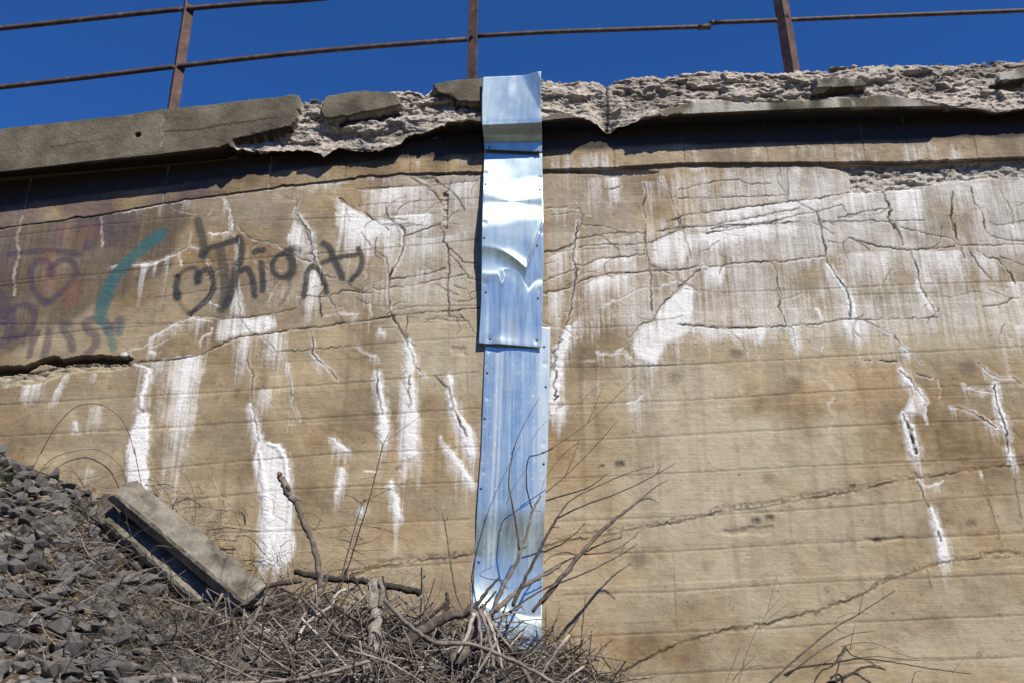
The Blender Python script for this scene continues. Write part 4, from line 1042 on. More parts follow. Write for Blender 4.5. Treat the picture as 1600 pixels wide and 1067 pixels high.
wx2 = CX + .03 * cn + .012 * cn2; wz2 = CZ + .014 * np.roll(cn, 7, 1) + .006 * np.roll(cn2, 3, 0)
F1 = facets(wx2, wz2, .17, .055, 1, .8); F2 = facets(wx2, wz2, .065, .026, 2, .9); F3 = facets(wx2, wz2, .026, .014, 3, 1.0)
rough = 0.004 + .040 * F1 + .020 * F2 * (.35 + .9 * sm(.4, .6, r3)) + .0085 * F3 * r5 + .045 * (r3 - .45) + .006 * (rr2 - .5) + 0.035 * np.abs(rr - .5) * 2
rough = np.clip(rough + .008, 0.003, .095)
RB = np.interp(xs3, [P(u, 200, YF).x for u in _RU], _RV)[None]
edge_t = sm(0.86, 1.0, CT) * (1 - SKIN)
recess = (1 - SKIN) * (.78 * rough * (1 - .5 * sm(.3, 0, CT)) + edge_t * 0.02 + RB * sm(.75, 0, CT)) + SKIN * (0.002 * cn + 0.0012 * cn2)
# crack lines, with undercut shade painted dark
cdark = np.zeros_like(CX); cwh = np.zeros_like(CX)
def cline(s, w, dep, dk, wh=0):
    global recess, cdark, cwh
    p = jag(cpoly(s), .003, .01)
    for (ax, az), (bx, bz) in zip(p[:-1], p[1:]):
        a = np.searchsorted(xs3, min(ax, bx) - .04); b = np.searchsorted(xs3, max(ax, bx) + .04)
        sx = CX[:, a:b]; sz = CZ[:, a:b]
        t = np.clip(((sx - ax) * (bx - ax) + (sz - az) * (bz - az)) / ((bx - ax) ** 2 + (bz - az) ** 2 + 1e-12), 0, 1)
        d = np.hypot(sx - ax - t * (bx - ax), sz - az - t * (bz - az))
        m = np.clip(1 - (d - w) / .006, 0, 1)
        cdark[:, a:b] = np.maximum(cdark[:, a:b], m * dk); cwh[:, a:b] = np.maximum(cwh[:, a:b], np.clip(1 - d / .010, 0, 1) * wh * np.clip(2 * fbm(sx * 40, sz * 40, 2, 3) - .5, 0, 1))
cline('A 755,610 900,600 1060,575 1180,560 1280,545', .002, .004, .8); cline('A 235,680 400,655 520,640', .0015, .003, .5); cline('A 750,540 755,610 745,690', .0015, .004, .5, .5)
cline('A 500,740 650,715 750,705', .0015, .003, .6); cline('A 1080,650 1150,630 1350,585', .006, .01, .9); cline('X 949,122 950,150 951,175 949,203', .006, .02, .9)
cline('B 0,555 80,540 200,520 270,510', .008, .02, .95); cline('B 420,430 520,440 545,475 600,480', .006, .02, .9); cline('C 600,430 720,415 860,410', .010, .02, .9); cline('C 1460,385 1540,380 1600,372', .010, .02, .9); cline('B 550,505 660,490', .008, .02, .8)
cline('C 800,460 815,500', .002, .004, .3, .8); cline('C 65,490 60,530', .002, .004, .3, .8); cline('C 370,475 375,510', .002, .004, .2, .6); cline('C 1015,460 1015,500', .002, .004, .3, .5)
(hx, hz), = cpoly('A 637,625')
hd = np.hypot(CX - hx, CZ - hz); cdark = np.maximum(cdark, np.clip(1 - (hd - .012) / .006, 0, 1) * .9); recess += np.clip(1 - (hd - .012) / .006, 0, 1) * .02
# vertical fissure above the notch and undercuts below the surviving skin
for s, dep, w in (('X 949,118 950,150 951,175 949,205', .045, .012), ('B 0,560 80,545 200,525 270,515', .035, .010), ('C 600,440 720,425 860,420', .04, .013), ('C 1460,395 1540,388 1600,380', .04, .013), ('B 550,510 660,495', .03, .010)):
    p = cpoly(s)
    for (ax, az), (bx, bz) in zip(p[:-1], p[1:]):
        t = np.clip(((CX - ax) * (bx - ax) + (CZ - az) * (bz - az)) / ((bx - ax) ** 2 + (bz - az) ** 2 + 1e-12), 0, 1)
        d = np.hypot(CX - ax - t * (bx - ax), CZ - az - t * (bz - az)) + .008 * cn2
        recess = np.maximum(recess, np.clip(1 - (d - w) / .012, 0, 1) * dep + recess * .3 * 0 + 0)
cavity = (1 - SKIN) * np.clip(np.clip((rough - .045) * 16, 0, .5) , 0, .5)  # crevice shade painted by depth of the break
recess = .45 * recess + .55 * blur(recess, 1)
FY = YF + recess
# soffit: from the lower front edge back to the wall
CZ_ext = None
soff_back = zbot * 0 + np.interp(xs3, [-3.62, -1.5, 0, 3.62], [zat(300, D), zat(252, D), zat(207, D), zat(190, D)])
soff_back = np.maximum(soff_back, np.minimum(zbot + .005, soff_back + .03)) + .02
uu = np.linspace(1, 0, nU)[:-1].astype(np.float32)            # 1 at wall, 0 at front edge
fy0 = FY[0]
UX, UU = np.meshgrid(xs3, uu)
prof = np.power(UU, 0.75)
UY = fy0[None] + (D + .012 - fy0)[None] * UU
UZ = zbot[None] + (soff_back - zbot)[None] * prof + .006 * (fbm(UX * 14, UY * 14 + UU * 4, 4, 51) - .5) * np.minimum(1, UU * 5)
# top: back from the upper front edge
vv = np.linspace(0, 1, nT + 1)[1:].astype(np.float32)
TX, VV = np.meshgrid(xs3, vv)
TY = FY[-1][None] + (D + .5 - FY[-1])[None] * VV ** 1.6
TZ = ztop[None] + .012 * np.sqrt(VV) + (fbm(TX * 20, TY * 20, 4, 52) - .5) * .02 * (1 - VV) * (.3 + .7 * raw_t[None])
AX = np.concatenate([UX, CX, TX]); AY = np.concatenate([UY, FY, TY]); AZ = np.concatenate([UZ, CZ, TZ])
um = np.zeros(UX.shape + (4,), np.float32); um[..., 0] = 1; um[..., 1] = 1.0 * sm(0, .45, UU) + .15; um[..., 2] = np.clip(fbm(UX * 8, UY * 3, 4, 53) * 2.4 - 1.35, 0, .5)  # soffit darkens toward the wall: shade put into the colour
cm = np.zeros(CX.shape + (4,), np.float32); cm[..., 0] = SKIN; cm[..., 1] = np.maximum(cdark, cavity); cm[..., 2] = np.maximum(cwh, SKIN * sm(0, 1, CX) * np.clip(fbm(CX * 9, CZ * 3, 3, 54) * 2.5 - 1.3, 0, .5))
tm = np.zeros(TX.shape + (4,), np.float32); tm[..., 0] = 1 - raw_t[None] * .9
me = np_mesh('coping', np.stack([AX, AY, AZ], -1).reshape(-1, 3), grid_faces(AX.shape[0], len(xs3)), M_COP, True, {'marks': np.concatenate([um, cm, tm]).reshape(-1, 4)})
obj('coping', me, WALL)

# loose crumbs of concrete on the coping edge
mb = MB()
for u, v, s_ in ((90, 191, .028), (222, 174, .012), (405, 154, .02), (460, 150, .018), (486, 146, .024), (905, 116, .016), (1110, 103, .018), (1310, 97, .03), (1340, 96, .014), (1413, 91, .018), (1480, 91, .02), (625, 135, .016), (1562, 87, .018)):
    x0 = P(u, v, YF).x
    z0 = float(np.interp(x0, txs, tzs)) + .006 + s_ * .3
    c_ = Vector((x0, YF + .085, z0))
    bm = bmesh.new()
    for k in range(12):
        d_ = Vector((rnd.gauss(0, 1), rnd.gauss(0, 1), rnd.gauss(0, 1))).normalized()
        bm.verts.new(c_ + Vector((d_.x * s_ * 1.3, d_.y * s_, d_.z * s_ * .6)))
    bmesh.ops.convex_hull(bm, input=bm.verts)
    bm.verts.index_update()
    lv = [v_ for v_ in bm.verts if v_.link_faces]
    ix = {v_: i for i, v_ in enumerate(lv)}
    mb.add([v_.co.copy() for v_ in lv], [tuple(ix[v_] for v_ in f.verts) for f in bm.faces]); bm.free()
crumb = mb.build('concrete_crumbs', M_PRECAST, WALL); crumb['kind'] = 'stuff'

# core of the wall and the level ground it holds up
mb = MB(); mb.box((0, D + .36, 2.3), (18, .5, 4.9)); mb.build('wall_core', M_CORE, WALL)
zt0 = float(np.interp(0, txs, tzs))
gx2 = np.linspace(-9, 9, 40); gy2 = np.concatenate([[D + .45], np.linspace(D + .7, D + 60, 30)])
TX2, TY2 = np.meshgrid(gx2, gy2); TZ2 = np.interp(TX2, txs, tzs) - .02 + .03 * (fbm(TX2, TY2, 3, 61) - .5) - .02 * (TY2 - D) * .0
TZ2[1:] -= .05
me = np_mesh('upper_ground', np.stack([TX2, TY2, TZ2], -1).reshape(-1, 3), grid_faces(len(gy2), len(gx2)), M_FIELD)
tag(obj('upper_ground', me), kind='structure')

# ------------------------------------------------------------------ railing on the coping
YP = D - .06
RAIL = empty('railing', P(735, 124, YP), 'rusty iron railing of angle posts and thin pipes on top of the wall', 'railing')
def angle_post(base, top, arm=.062, th=.008, yaw=0.0):
    b = P(*base, YP); t = P(*top, YP + .0)
    b = b - (t - b).normalized() * .12
    mb = MB()
    ax = (t - b).normalized()
    rt = Matrix.Rotation(yaw, 3, 'Z') @ Vector((1, 0, 0)); rt = (rt - ax * rt.dot(ax)).normalized()
    bk = ax.cross(rt)
    if bk.y < 0: bk = -bk
    prof_ = [(0, 0), (arm, 0), (arm, th), (th, th), (th, arm), (0, arm)]
    n = 14
    vs = []
    for i in range(n + 1):
        c = b + (t - b) * (i / n)
        for a, k in prof_:
            vs.append(c + rt * (a - arm * .45 + rnd.uniform(-.0006, .0006)) + bk * (k + rnd.uniform(-.0008, .0008)))
    fs = []
    m = len(prof_)
    for i in range(n):
        for k in range(m):
            k2 = (k + 1) % m
            fs.append((i * m + k, i * m + k2, (i + 1) * m + k2, (i + 1) * m + k))
    fs.append(tuple(range(m))[::-1]); fs.append(tuple(n * m + k for k in range(m)))
    mb.add(vs, fs)
    return mb.build('post', M_RUST, RAIL), rt, bk, ax
posts = []
for (b_, t_, yw, hs) in (((262, 172), (289, 1), R(-58), [(281, 16), (272, 106)]), ((736, 124), (740, -70), R(-30), [(738, 57), (739, -30)]), ((1243, 101), (1213, -80), R(35), [(1229, 26), (1222, -60)])):
    po, rt, bk, ax = angle_post(b_, t_, yaw=yw)
    posts.append(po)
    for u, v in hs:
        mb = MB(); c = P(u, v, YP) - bk * .002
        tube(mb, [c - bk * .006, c + bk * .004], .013, .012, 8, 1); tube(mb, [c - bk * .012, c], .007, .007, 6, 1)
        mb.build('bolt', M_PIPE, po)
def pipe(pts, r, Y):
    mb = MB(); tube(mb, [P(u, v, Y) for u, v in pts], r, r, 12, 5); return mb.build('rail', M_PIPE, RAIL, True)
YR = YP + .03
pipe([(-300, 77), (0, 45), (130, 31), (262, 17), (400, 5), (480, 0), (735, -24)], .0155, YR)
pipe([(-300, 171), (0, 137), (130, 122), (262, 106), (420, 88), (560, 75), (730, 62)], .0150, YR)
pipe([(744, 57), (850, 51), (960, 47), (1108, 42)], .0135, YR)
pipe([(1111, 36), (1222, 32), (1340, 27), (1600, 17), (1900, 5)], .0135, YR + .01)
pipe([(745, -25), (1000, -45), (1220, -58), (1700, -90)], .0150, YR)
mb = MB(); tube(mb, [P(1091, 43, YR), P(1110, 42, YR)], .018, .018, 12, 1); mb.build('pipe_coupling', M_PIPE, RAIL, True)
mb = MB(); tube(mb, [P(1109, 36.5, YR + .01), P(1116, 36, YR + .01)], .017, .017, 12, 1); mb.build('pipe_coupling', M_PIPE, RAIL, True)

# ------------------------------------------------------------------ metal sheets
def sheet(name, label, rows, nu, nv, disp, stain_shade=None, group='galvanised sheets fixed over the wall crack'):
    """rows: list of (left point, right point) world; disp(u,v) standoff toward the viewer"""
    L = np.array([tuple(a) for a, b in rows]); Rr = np.array([tuple(b) for a, b in rows])
    tl = np.concatenate([[0], np.cumsum(np.linalg.norm(np.diff(L, axis=0), axis=1))]); tl /= tl[-1]
    v = np.linspace(0, 1, nv); u = np.linspace(0, 1, nu)
    Li = np.stack([np.interp(v, tl, L[:, k]) for k in range(3)], -1); Ri = np.stack([np.interp(v, tl, Rr[:, k]) for k in range(3)], -1)
    U, V = np.meshgrid(u, v)
    Pp = Li[:, None, :] * (1 - U[..., None]) + Ri[:, None, :] * U[..., None]
    du = np.gradient(Pp, axis=1); dv = np.gradient(Pp, axis=0)
    N = np.cross(du, dv); N /= np.linalg.norm(N, axis=-1, keepdims=True) + 1e-12
    flip = np.where((N[..., 1:2] > 0), -1.0, 1.0); N = N * flip
    h = disp(U, V)
    Pp = Pp + N * h[..., None]
    st = np.zeros(U.shape + (4,), np.float32)
    if stain_shade is not None: st[..., 0], st[..., 1] = stain_shade(U, V)
    # two skins 1.2 mm apart, sewn round the rim
    back = Pp - N * .0014
    vs = np.concatenate([Pp.reshape(-1, 3), back.reshape(-1, 3)])
    n = nu * nv
    f1 = grid_faces(nv, nu, True); f2 = grid_faces(nv, nu) + n
    rim = np.concatenate([np.arange(nu), np.arange(1, nv) * nu + nu - 1, (nv - 1) * nu + np.arange(nu - 2, -1, -1), np.arange(nv - 2, 0, -1) * nu])
    r2 = np.roll(rim, -1)
    f3 = np.stack([rim, r2, r2 + n, rim + n], -1)
    me = np_mesh(name, vs, np.concatenate([f1, f2, f3]), M_METAL, True, {'stain_shade': np.concatenate([st.reshape(-1, 4)] * 2)})
    ref = empty(name, Vector(Pp[nv // 2, nu // 2]), label, 'metal sheet', group)
    obj('sheet', me, ref)
    return ref

def sn1(U, V, fu, fv, seed, k=3): return fbm(U * fu + seed, V * fv, k, seed % 37) - .5
def gs(x, c, w): return np.exp(-((x - c) / w) ** 2)

def cap_disp(U, V):
    h = .003 * sn1(U, V, 2, 2, 3, 2) + .0003 * sn1(U, V, 8, 9, 5, 1)
    h += .010 * gs(V, .70, .05) * 0
    corner = np.clip((U - .74) / .26 + (.42 - V) / .42 - .75, 0, 1)          # lifted top right corner
    h += .030 * corner ** 1.3
    h += .006 * gs(V, .80, .06)
    return h
CAP = sheet('metal_sheet', 'topmost short galvanised sheet folded down under the coping edge', [(P(755, 121, YF - .034), P(845, 117, YF - .034)), (P(753, 150, YF - .024), P(845, 148, YF - .024)), (P(753, 188, YF - .010), P(846, 185, YF - .010)), (P(753.5, 196, YF - .006), P(846, 192, YF - .006)),
             (P(755, 204, YF + .02), P(846.5, 201, YF + .02)), (P(756, 222, D - .060), P(847, 222, D - .064)), (P(757, 234, D - .050), P(847, 238, D - .052))], 70, 150, cap_disp,
            lambda U, V: (.25 * np.clip(sn1(U, V, 6, 3, 9) * 4, 0, 1), .30 * sm(.70, .76, V) * (.6 + sn1(U, V, 7, 9, 11))))  # brown past the fold: underside shade and ground reflection painted in

def mid_disp(U, V):
    h = .034 * sm(.23, .49, V + .06 * U) * (1 - .8 * sm(.50, .95, V)) + .016 * gs(V, .42, .22) * (1 - U) ** 1.3
    h += .006 * sn1(U, V, 2, 4, 13, 2) + .0004 * sn1(U, V, 6, 16, 15, 1)
    # buckle: a pinched ridge running down to the right, then back up
    ridge = np.where(U < .72, .565 + .10 * (U / .72) ** 2.0, .665 - .22 * ((U - .72) / .28))
    dd = V - ridge
    amp = .35 + .65 * gs(U, .66, .38)
    h += .013 * amp * np.exp(-(np.sqrt(dd * dd + .00002)) / .024) * np.where(dd > 0, np.exp(-np.abs(dd) / .05), 1)
    h -= .005 * gs(V - ridge, .06, .045) * (1 - sm(.55, .85, U))
    h += .005 * gs(U, .70, .10) * sm(.60, .70, V) * (1 - sm(.75, 1.0, V))
    h += .004 * gs(U, .35, .06) * sm(.66, .75, V)
    h += .006 * gs(V, 1.0, .03) * (.3 + sn1(U, V, 5, 1, 17) * 2)
    for (a, b) in ((.04, .18), (.96, .20), (.04, .45), (.96, .49), (.06, .73), (.93, .76), (.17, .975), (.92, .975)):
        h -= .0022 * gs(np.hypot((U - a) * .33, (V - b) * 1.1), 0, .013)
    return h
MIDS = sheet('metal_sheet', 'long middle galvanised sheet, buckled and creased halfway down, bright in the sun',
      [(P(757, 220, D - .030), P(847, 220, D - .030)), (P(755, 290, D - .030), P(848, 290, D - .030)), (P(753, 400, D - .028), P(849, 400, D - .030)), (P(752, 470, D - .028), P(848, 470, D - .030)), (P(748, 537, D - .024), P(846, 544, D - .024))],
      80, 280, mid_disp, lambda U, V: (.55 * np.clip(gs(U, .12, .03) + gs(U, .5, .03) * .6 + gs(U, .78, .05) * .4, 0, 1) * sm(.72, .85, V) * (.6 + .8 * sn1(U, V, 40, 2, 23)), 0 * U))

def low_disp(U, V):
    h = .010 * gs(U, .55, .35) + .007 * sn1(U, V, 1.6, 3, 33, 2) + .0004 * sn1(U, V, 6, 16, 35, 1)
    h += .055 * sm(.75, 1.0, V + .02 * np.cos(5 * U)) - .016 * sm(.58, .74, V)
    h -= .007 * gs(U, .35, .25) * gs(V, .60, .16)
    for (a, b) in ((.06, .09), (.93, .135), (.06, .245), (.93, .39), (.06, .475), (.06, .72)):
        h -= .0018 * gs(np.hypot((U - a) * .36, (V - b) * 1.6), 0, .013)
    return h
def low_stain_shade(U, V):
    w = np.clip(gs(U, .20, .025) + .9 * gs(U, .27, .02) + .5 * gs(U, .42, .012) + .4 * gs(U, .60, .02) + .45 * gs(U, .80, .015), 0, 1)
    w = w * np.clip(.35 + 1.3 * (sn1(U, V, 60, 3, 41) + .35), 0, 1) * (1 - sm(.72, .78, V))
    side = sm(.80, .86, U) * .38 * (1 - sm(.5, .8, V))
    g = .55 * np.clip(gs(V, .66, .07) * (.4 + 2 * sn1(U, V, 4, 9, 43)), 0, 1) * sm(.02, .15, U) * 1.2  # dark band: the hillside's reflection put into the sheet colour
    dots = (vn(U * 70, V * 260, 7) > .93) * .5
    return np.clip(w * .5 + side + dots * (1 - sm(.7, .8, V)), 0, .85), np.clip(g, 0, .6)
LOW = sheet('metal_sheet', 'lowest and longest galvanised sheet with white drip stains, standing behind the brushwood',
      [(P(760, 505, D - .010), P(860, 513, D - .010)), (P(757, 560, D - .010), P(859, 560, D - .010)), (P(752, 700, D - .012), P(856, 700, D - .012)), (P(745, 800, D - .014), P(851, 800, D - .014)), (P(738, 950, D - .016), P(847, 950, D - .016)), (P(739, 1030, D - .018), P(846, 1030, D - .018))],
      80, 300, low_disp, low_stain_shade)
# nails with their heads, one part each
mb = MB(); tube(mb, [(0, -.003, 0), (0, -.001, 0)], .0042, .0062, 10, 1); tube(mb, [(0, -.002, 0), (0, .03, 0)], .002, .002, 5, 1)
nail_me = None
for ref, pts, so in ((CAP, [(765, 231), (840, 237)], .062), (MIDS, [(758, 288), (843, 297), (757, 372), (840, 384), (759, 457), (841, 466), (766, 530), (839, 532)], .052), (LOW, [(851, 541), (762, 582), (853, 604), (758, 654), (849, 725), (752, 763), (748, 878)], .024)):
    shm = [c for c in ref.children if c.name.startswith('sheet')][0].data
    co = np.zeros(len(shm.vertices) * 3, np.float32); shm.vertices.foreach_get('co', co); co = co.reshape(-1, 3); co = co[:len(co) // 2]
    for u, v in pts:
        d_ = P(u, v, 1.0) - EYE
        dn = np.array(d_.normalized()); rel = co - np.array(EYE)
        al_ = rel @ dn; dist = np.linalg.norm(rel - al_[:, None] * dn, axis=1)
        hit = Vector(co[int(np.argmin(dist))])
        if nail_me is None:
            o = mb.build('nail', M_NAIL, ref, True); nail_me = o.data
        else: o = obj('nail', nail_me, ref)
        o.location = hit + Vector((0, -.001, 0))

# ------------------------------------------------------------------ fallen precast post and lumps of concrete
def prism(mb, prof_, A, B, u, f, n=26, rough=.003, seed=0, endcut=0):
    rg = random.Random(seed)
    m = len(prof_); vs = []; fs = []
    for i in range(n + 1):
        c = A + (B - A) * (i / n)
        for k, (a, b) in enumerate(prof_):
            p = c + u * a + f * b
            nz = mnoise.noise(p * 14) * rough * 2 + mnoise.noise(p * 60) * rough
            p = p + (u * a + f * b).normalized() * nz
            if i in (0, n): p = p + (B - A).normalized() * (mnoise.noise(p * 30) * .02 * endcut)
            vs.append(p)
    for i in range(n):
        for k in range(m):
            k2 = (k + 1) % m; fs.append((i * m + k, i * m + k2, (i + 1) * m + k2, (i + 1) * m + k))
    fs.append(tuple(range(m))[::-1]); fs.append(tuple(n * m + k for k in range(m)))
    mb.add(vs, fs)
def dens(pr, k=4):
    out = []
    for i, (a, b) in enumerate(pr):
        c, d = pr[(i + 1) % len(pr)]
        for j in range(k): out.append((a + (c - a) * j / k, b + (d - b) * j / k))
    return out
A_ = P(186, 793, 4.20); B_ = P(386, 962, 4.06)
ax = (B_ - A_).normalized()
tow = Vector((0, -1, 0)); tow = (tow - ax * tow.dot(ax)).normalized(); upw = ax.cross(tow)
if upw.z < 0: upw = -upw
tilt = R(52)
u_ = (upw * math.cos(tilt) + tow * math.sin(tilt)).normalized(); f_ = (tow * math.cos(tilt) - upw * math.sin(tilt)).normalized()
POST = empty('concrete_post', (A_ + B_) / 2, 'fallen precast concrete post with a deep groove, lying against the foot of the wall', 'concrete post')
mb = MB(); prism(mb, dens([(.058, -.090), (.108, -.090), (.122, -.076), (.122, .034), (.110, .044), (.058, .044)], 4), A_, B_, u_, f_, 60, .0050, 1, 1.6); mb.build('upper_flange', M_PRECAST, POST)
mb = MB(); prism(mb, dens([(-.040, -.090), (.008, -.090), (.006, .090), (-.006, .098), (-.044, .094)], 4), A_ + ax * .03, B_ - ax * .02, u_, f_, 60, .0055, 2, 1.6); mb.build('lower_flange', M_PRECAST, POST)
mb = MB(); prism(mb, dens([(.006, -.088), (.060, -.088), (.060, -.078), (.006, -.078)], 3), A_ + ax * .004, B_ - ax * .004, u_, f_, 30, .003, 3, 1); mb.build('web', M_SOIL, POST)  # web in dark soil colour, painting the shade of the groove

def lump(name, label, poly, Y0, depth, mat, seed, cat, lean=0.0, group=None):
    """solid block: the outline seen from the front, real thickness behind, roughened"""
    bm = bmesh.new()
    fr = [bm.verts.new(P(u, v, Y0)) for u, v in poly]
    cen = sum((v.co for v in fr), Vector()) / len(fr)
    bk = []
    for v in fr:
        q = v.co + (v.co - cen) * .04; q.y += depth; q.z += lean; bk.append(bm.verts.new(q))
    n = len(fr)
    bm.faces.new(fr); bm.faces.new(bk[::-1])
    for i in range(n): bm.faces.new((fr[(i + 1) % n], fr[i], bk[i], bk[(i + 1) % n]))
    bmesh.ops.recalc_face_normals(bm, faces=bm.faces)
    bmesh.ops.bevel(bm, geom=bm.edges[:], offset=.007, segments=1, affect='EDGES')
    bmesh.ops.triangulate(bm, faces=bm.faces[:])
    for _ in range(3):
        long_ = [e for e in bm.edges if e.calc_length() > .016]
        if long_: bmesh.ops.subdivide_edges(bm, edges=long_, cuts=1)
        bmesh.ops.triangulate(bm, faces=bm.faces[:])
    for v in bm.verts:
        v.co += v.co.normalized() * 0 + Vector((mnoise.noise(v.co * 18 + Vector((seed, 0, 0))), mnoise.noise(v.co * 18 + Vector((0, seed, 0))), mnoise.noise(v.co * 18 + Vector((0, 0, seed))))) * .008 + Vector((mnoise.noise(v.co * 70), mnoise.noise(v.co * 71), mnoise.noise(v.co * 69))) * .003
    me = bpy.data.meshes.new(name); bm.to_mesh(me); bm.free(); me.materials.append(mat)
    return tag(obj(name, me), label, cat, group)
lump('concrete_block', 'pale pitted concrete block behind the upper end of the fallen post', T('G 402,290 470,205 505,215 518,250 528,395 500,385 440,340 405,310'), 4.17, .16, M_PRECAST, 3, 'concrete block')
lump('concrete_stub', 'brown broken concrete stub standing in the brushwood below the fallen post', [(343, 1067), (370, 1003), (406, 1008), (412, 1100), (336, 1110)], on_ground(375, 1050).y - .10, .14, M_PRECAST, 9, 'concrete block')
lump('concrete_chunk', 'small concrete chunk at the lower end of the fallen post', [(352, 915), (392, 900), (420, 935), (405, 965), (362, 950)], 4.10, .12, M_PRECAST, 12, 'concrete block')

# ------------------------------------------------------------------ ballast
rs = random.Random(77)
def hull_stone(seed):
    r_ = random.Random(seed)
    bm = bmesh.new()
    sx, sy, sz_ = 1.0, r_.uniform(.55, .95), r_.uniform(.38, .75)
    for k in range(r_.randint(9, 15)):
        d = Vector((r_.gauss(0, 1), r_.gauss(0, 1), r_.gauss(0, 1))).normalized() * r_.uniform(.85, 1.1)
        bm.verts.new((d.x * sx, d.y * sy, d.z * sz_))
    bmesh.ops.convex_hull(bm, input=bm.verts)
    for v in [v for v in bm.verts if not v.link_faces]: bm.verts.remove(v)
    try: bmesh.ops.bevel(bm, geom=bm.edges[:], offset=.025, segments=1, affect='EDGES')
    except Exception: pass
    bmesh.ops.triangulate(bm, faces=bm.faces[:])
    me = bpy.data.meshes.new('ballast_stone'); bm.to_mesh(me); bm.free()
    me.materials.append(M_STONE1)
    return me
S_ME = [hull_stone(100 + i) for i in range(22)]
S_V = []; S_F = []
for me in S_ME:
    a = np.zeros(len(me.vertices) * 3, np.float32); me.vertices.foreach_get('co', a); S_V.append(a.reshape(-1, 3))
    b = np.zeros(len(me.polygons) * 3, np.int32); me.polygons.foreach_get('vertices', b); S_F.append(b.reshape(-1, 3))

def stone_density(u, v):
    """how much ballast lies at this place of the slope, 0..1"""
    e = np.interp(v, [690, 740, 780, 850, 920, 1000, 1067, 1200], [60, 120, 165, 205, 250, 330, 390, 430])
    return 1 - min(1, max(0, (u - e + 60) / 110))
cand = []
tries = 0
while len(cand) < 6200 and tries < 130000:
    tries += 1
    x = rs.uniform(-4.0, -.5); y = rs.uniform(2.0, D - .03)
    z = tz(x, y)
    d = Vector((x, y, z)) - EYE
    dz = d.dot(FWD)
    u = 800 + FPX * d.x / dz; v = 533.5 - FPX * d.dot(UPV) / dz
    if v < 640 or v > 1180 or u < -420: continue
    if rs.random() > stone_density(u, v) + .04: continue
    s = min(.060, max(.008, rs.lognormvariate(math.log(.0180), .64)))
    layer = rs.random()
    cand.append((s * FPX / dz if (0 <= u <= 1600 and v < 1067) else 0, x, y, z + s * (.15 + .35 * layer), s, dz))
cand.sort(key=lambda q: -q[0])
def rot_rand():
    return Matrix.Rotation(rs.uniform(0, 6.28), 3, 'Z') @ Matrix.Rotation(rs.uniform(-.9, .9), 3, 'X') @ Matrix.Rotation(rs.uniform(-.6, .6), 3, 'Y')
for i, (px_, x, y, z, s, dz) in enumerate(cand[:295]):
    o = bpy.data.objects.new('ballast_stone', S_ME[i % len(S_ME)])
    o.location = (x, y, z + .006); o.rotation_euler = rot_rand().to_euler(); o.scale = (s, s, s)
    COL.objects.link(o)
    tag(o, 'angular grey crushed ballast stone lying loose on the embankment slope', 'stone', 'ballast stones on the embankment')
vs = []; fs = []; tn = []; base = 0
for (px_, x, y, z, s, dz) in cand[295:]:
    k = rs.randrange(len(S_ME)); m = np.array(rot_rand())
    v_ = S_V[k] @ m.T * s + np.array([x, y, z - .004]); vs.append(v_); fs.append(S_F[k] + base); base += len(v_)
    tn.append(np.full(len(v_), rs.random()))
tn = np.concatenate(tn)
me = np_mesh('ballast', np.concatenate(vs), np.concatenate(fs), M_STONE2, False, {'tone': np.stack([tn, tn, tn, tn * 0 + 1], -1)})
tag(obj('ballast', me), 'bed of small dark crushed stones covering the embankment', None, None, 'stuff')

# ------------------------------------------------------------------ branches, saplings, canes
def branch_thing(name, label, cat, specs, mat, group=None):
    """specs: (region string, Y start, Y end, r start, r end[, part name])"""
    first = T(specs[0][0])[0]
    if len(specs) == 1:
        mb = MB(); s, ya, yb, r0, r1 = specs[0][:5]
        pt = T(s); n = len(pt)
        tube(mb, [P(u, v, ya + (yb - ya) * i / max(1, n - 1)) for i, (u, v) in enumerate(pt)], r0, r1, 9, 6, .20, jag=r0 * .30)
        return tag(mb.build(name, mat, None, True), label, cat, group)
    root = empty(name, P(*first, specs[0][1]), label, cat, group)
    for sp in specs:
        s, ya, yb, r0, r1 = sp[:5]; nm = sp[5] if len(sp) > 5 else 'branch'
        mb = MB(); pt = T(s); n = len(pt)
        tube(mb, [P(u, v, ya + (yb - ya) * i / max(1, n - 1)) for i, (u, v) in enumerate(pt)], r0, r1, 7 if r0 > .004 else 5, 6, .18, jag=r0 * .28)
        mb.build(nm, mat, root, True)
    return root

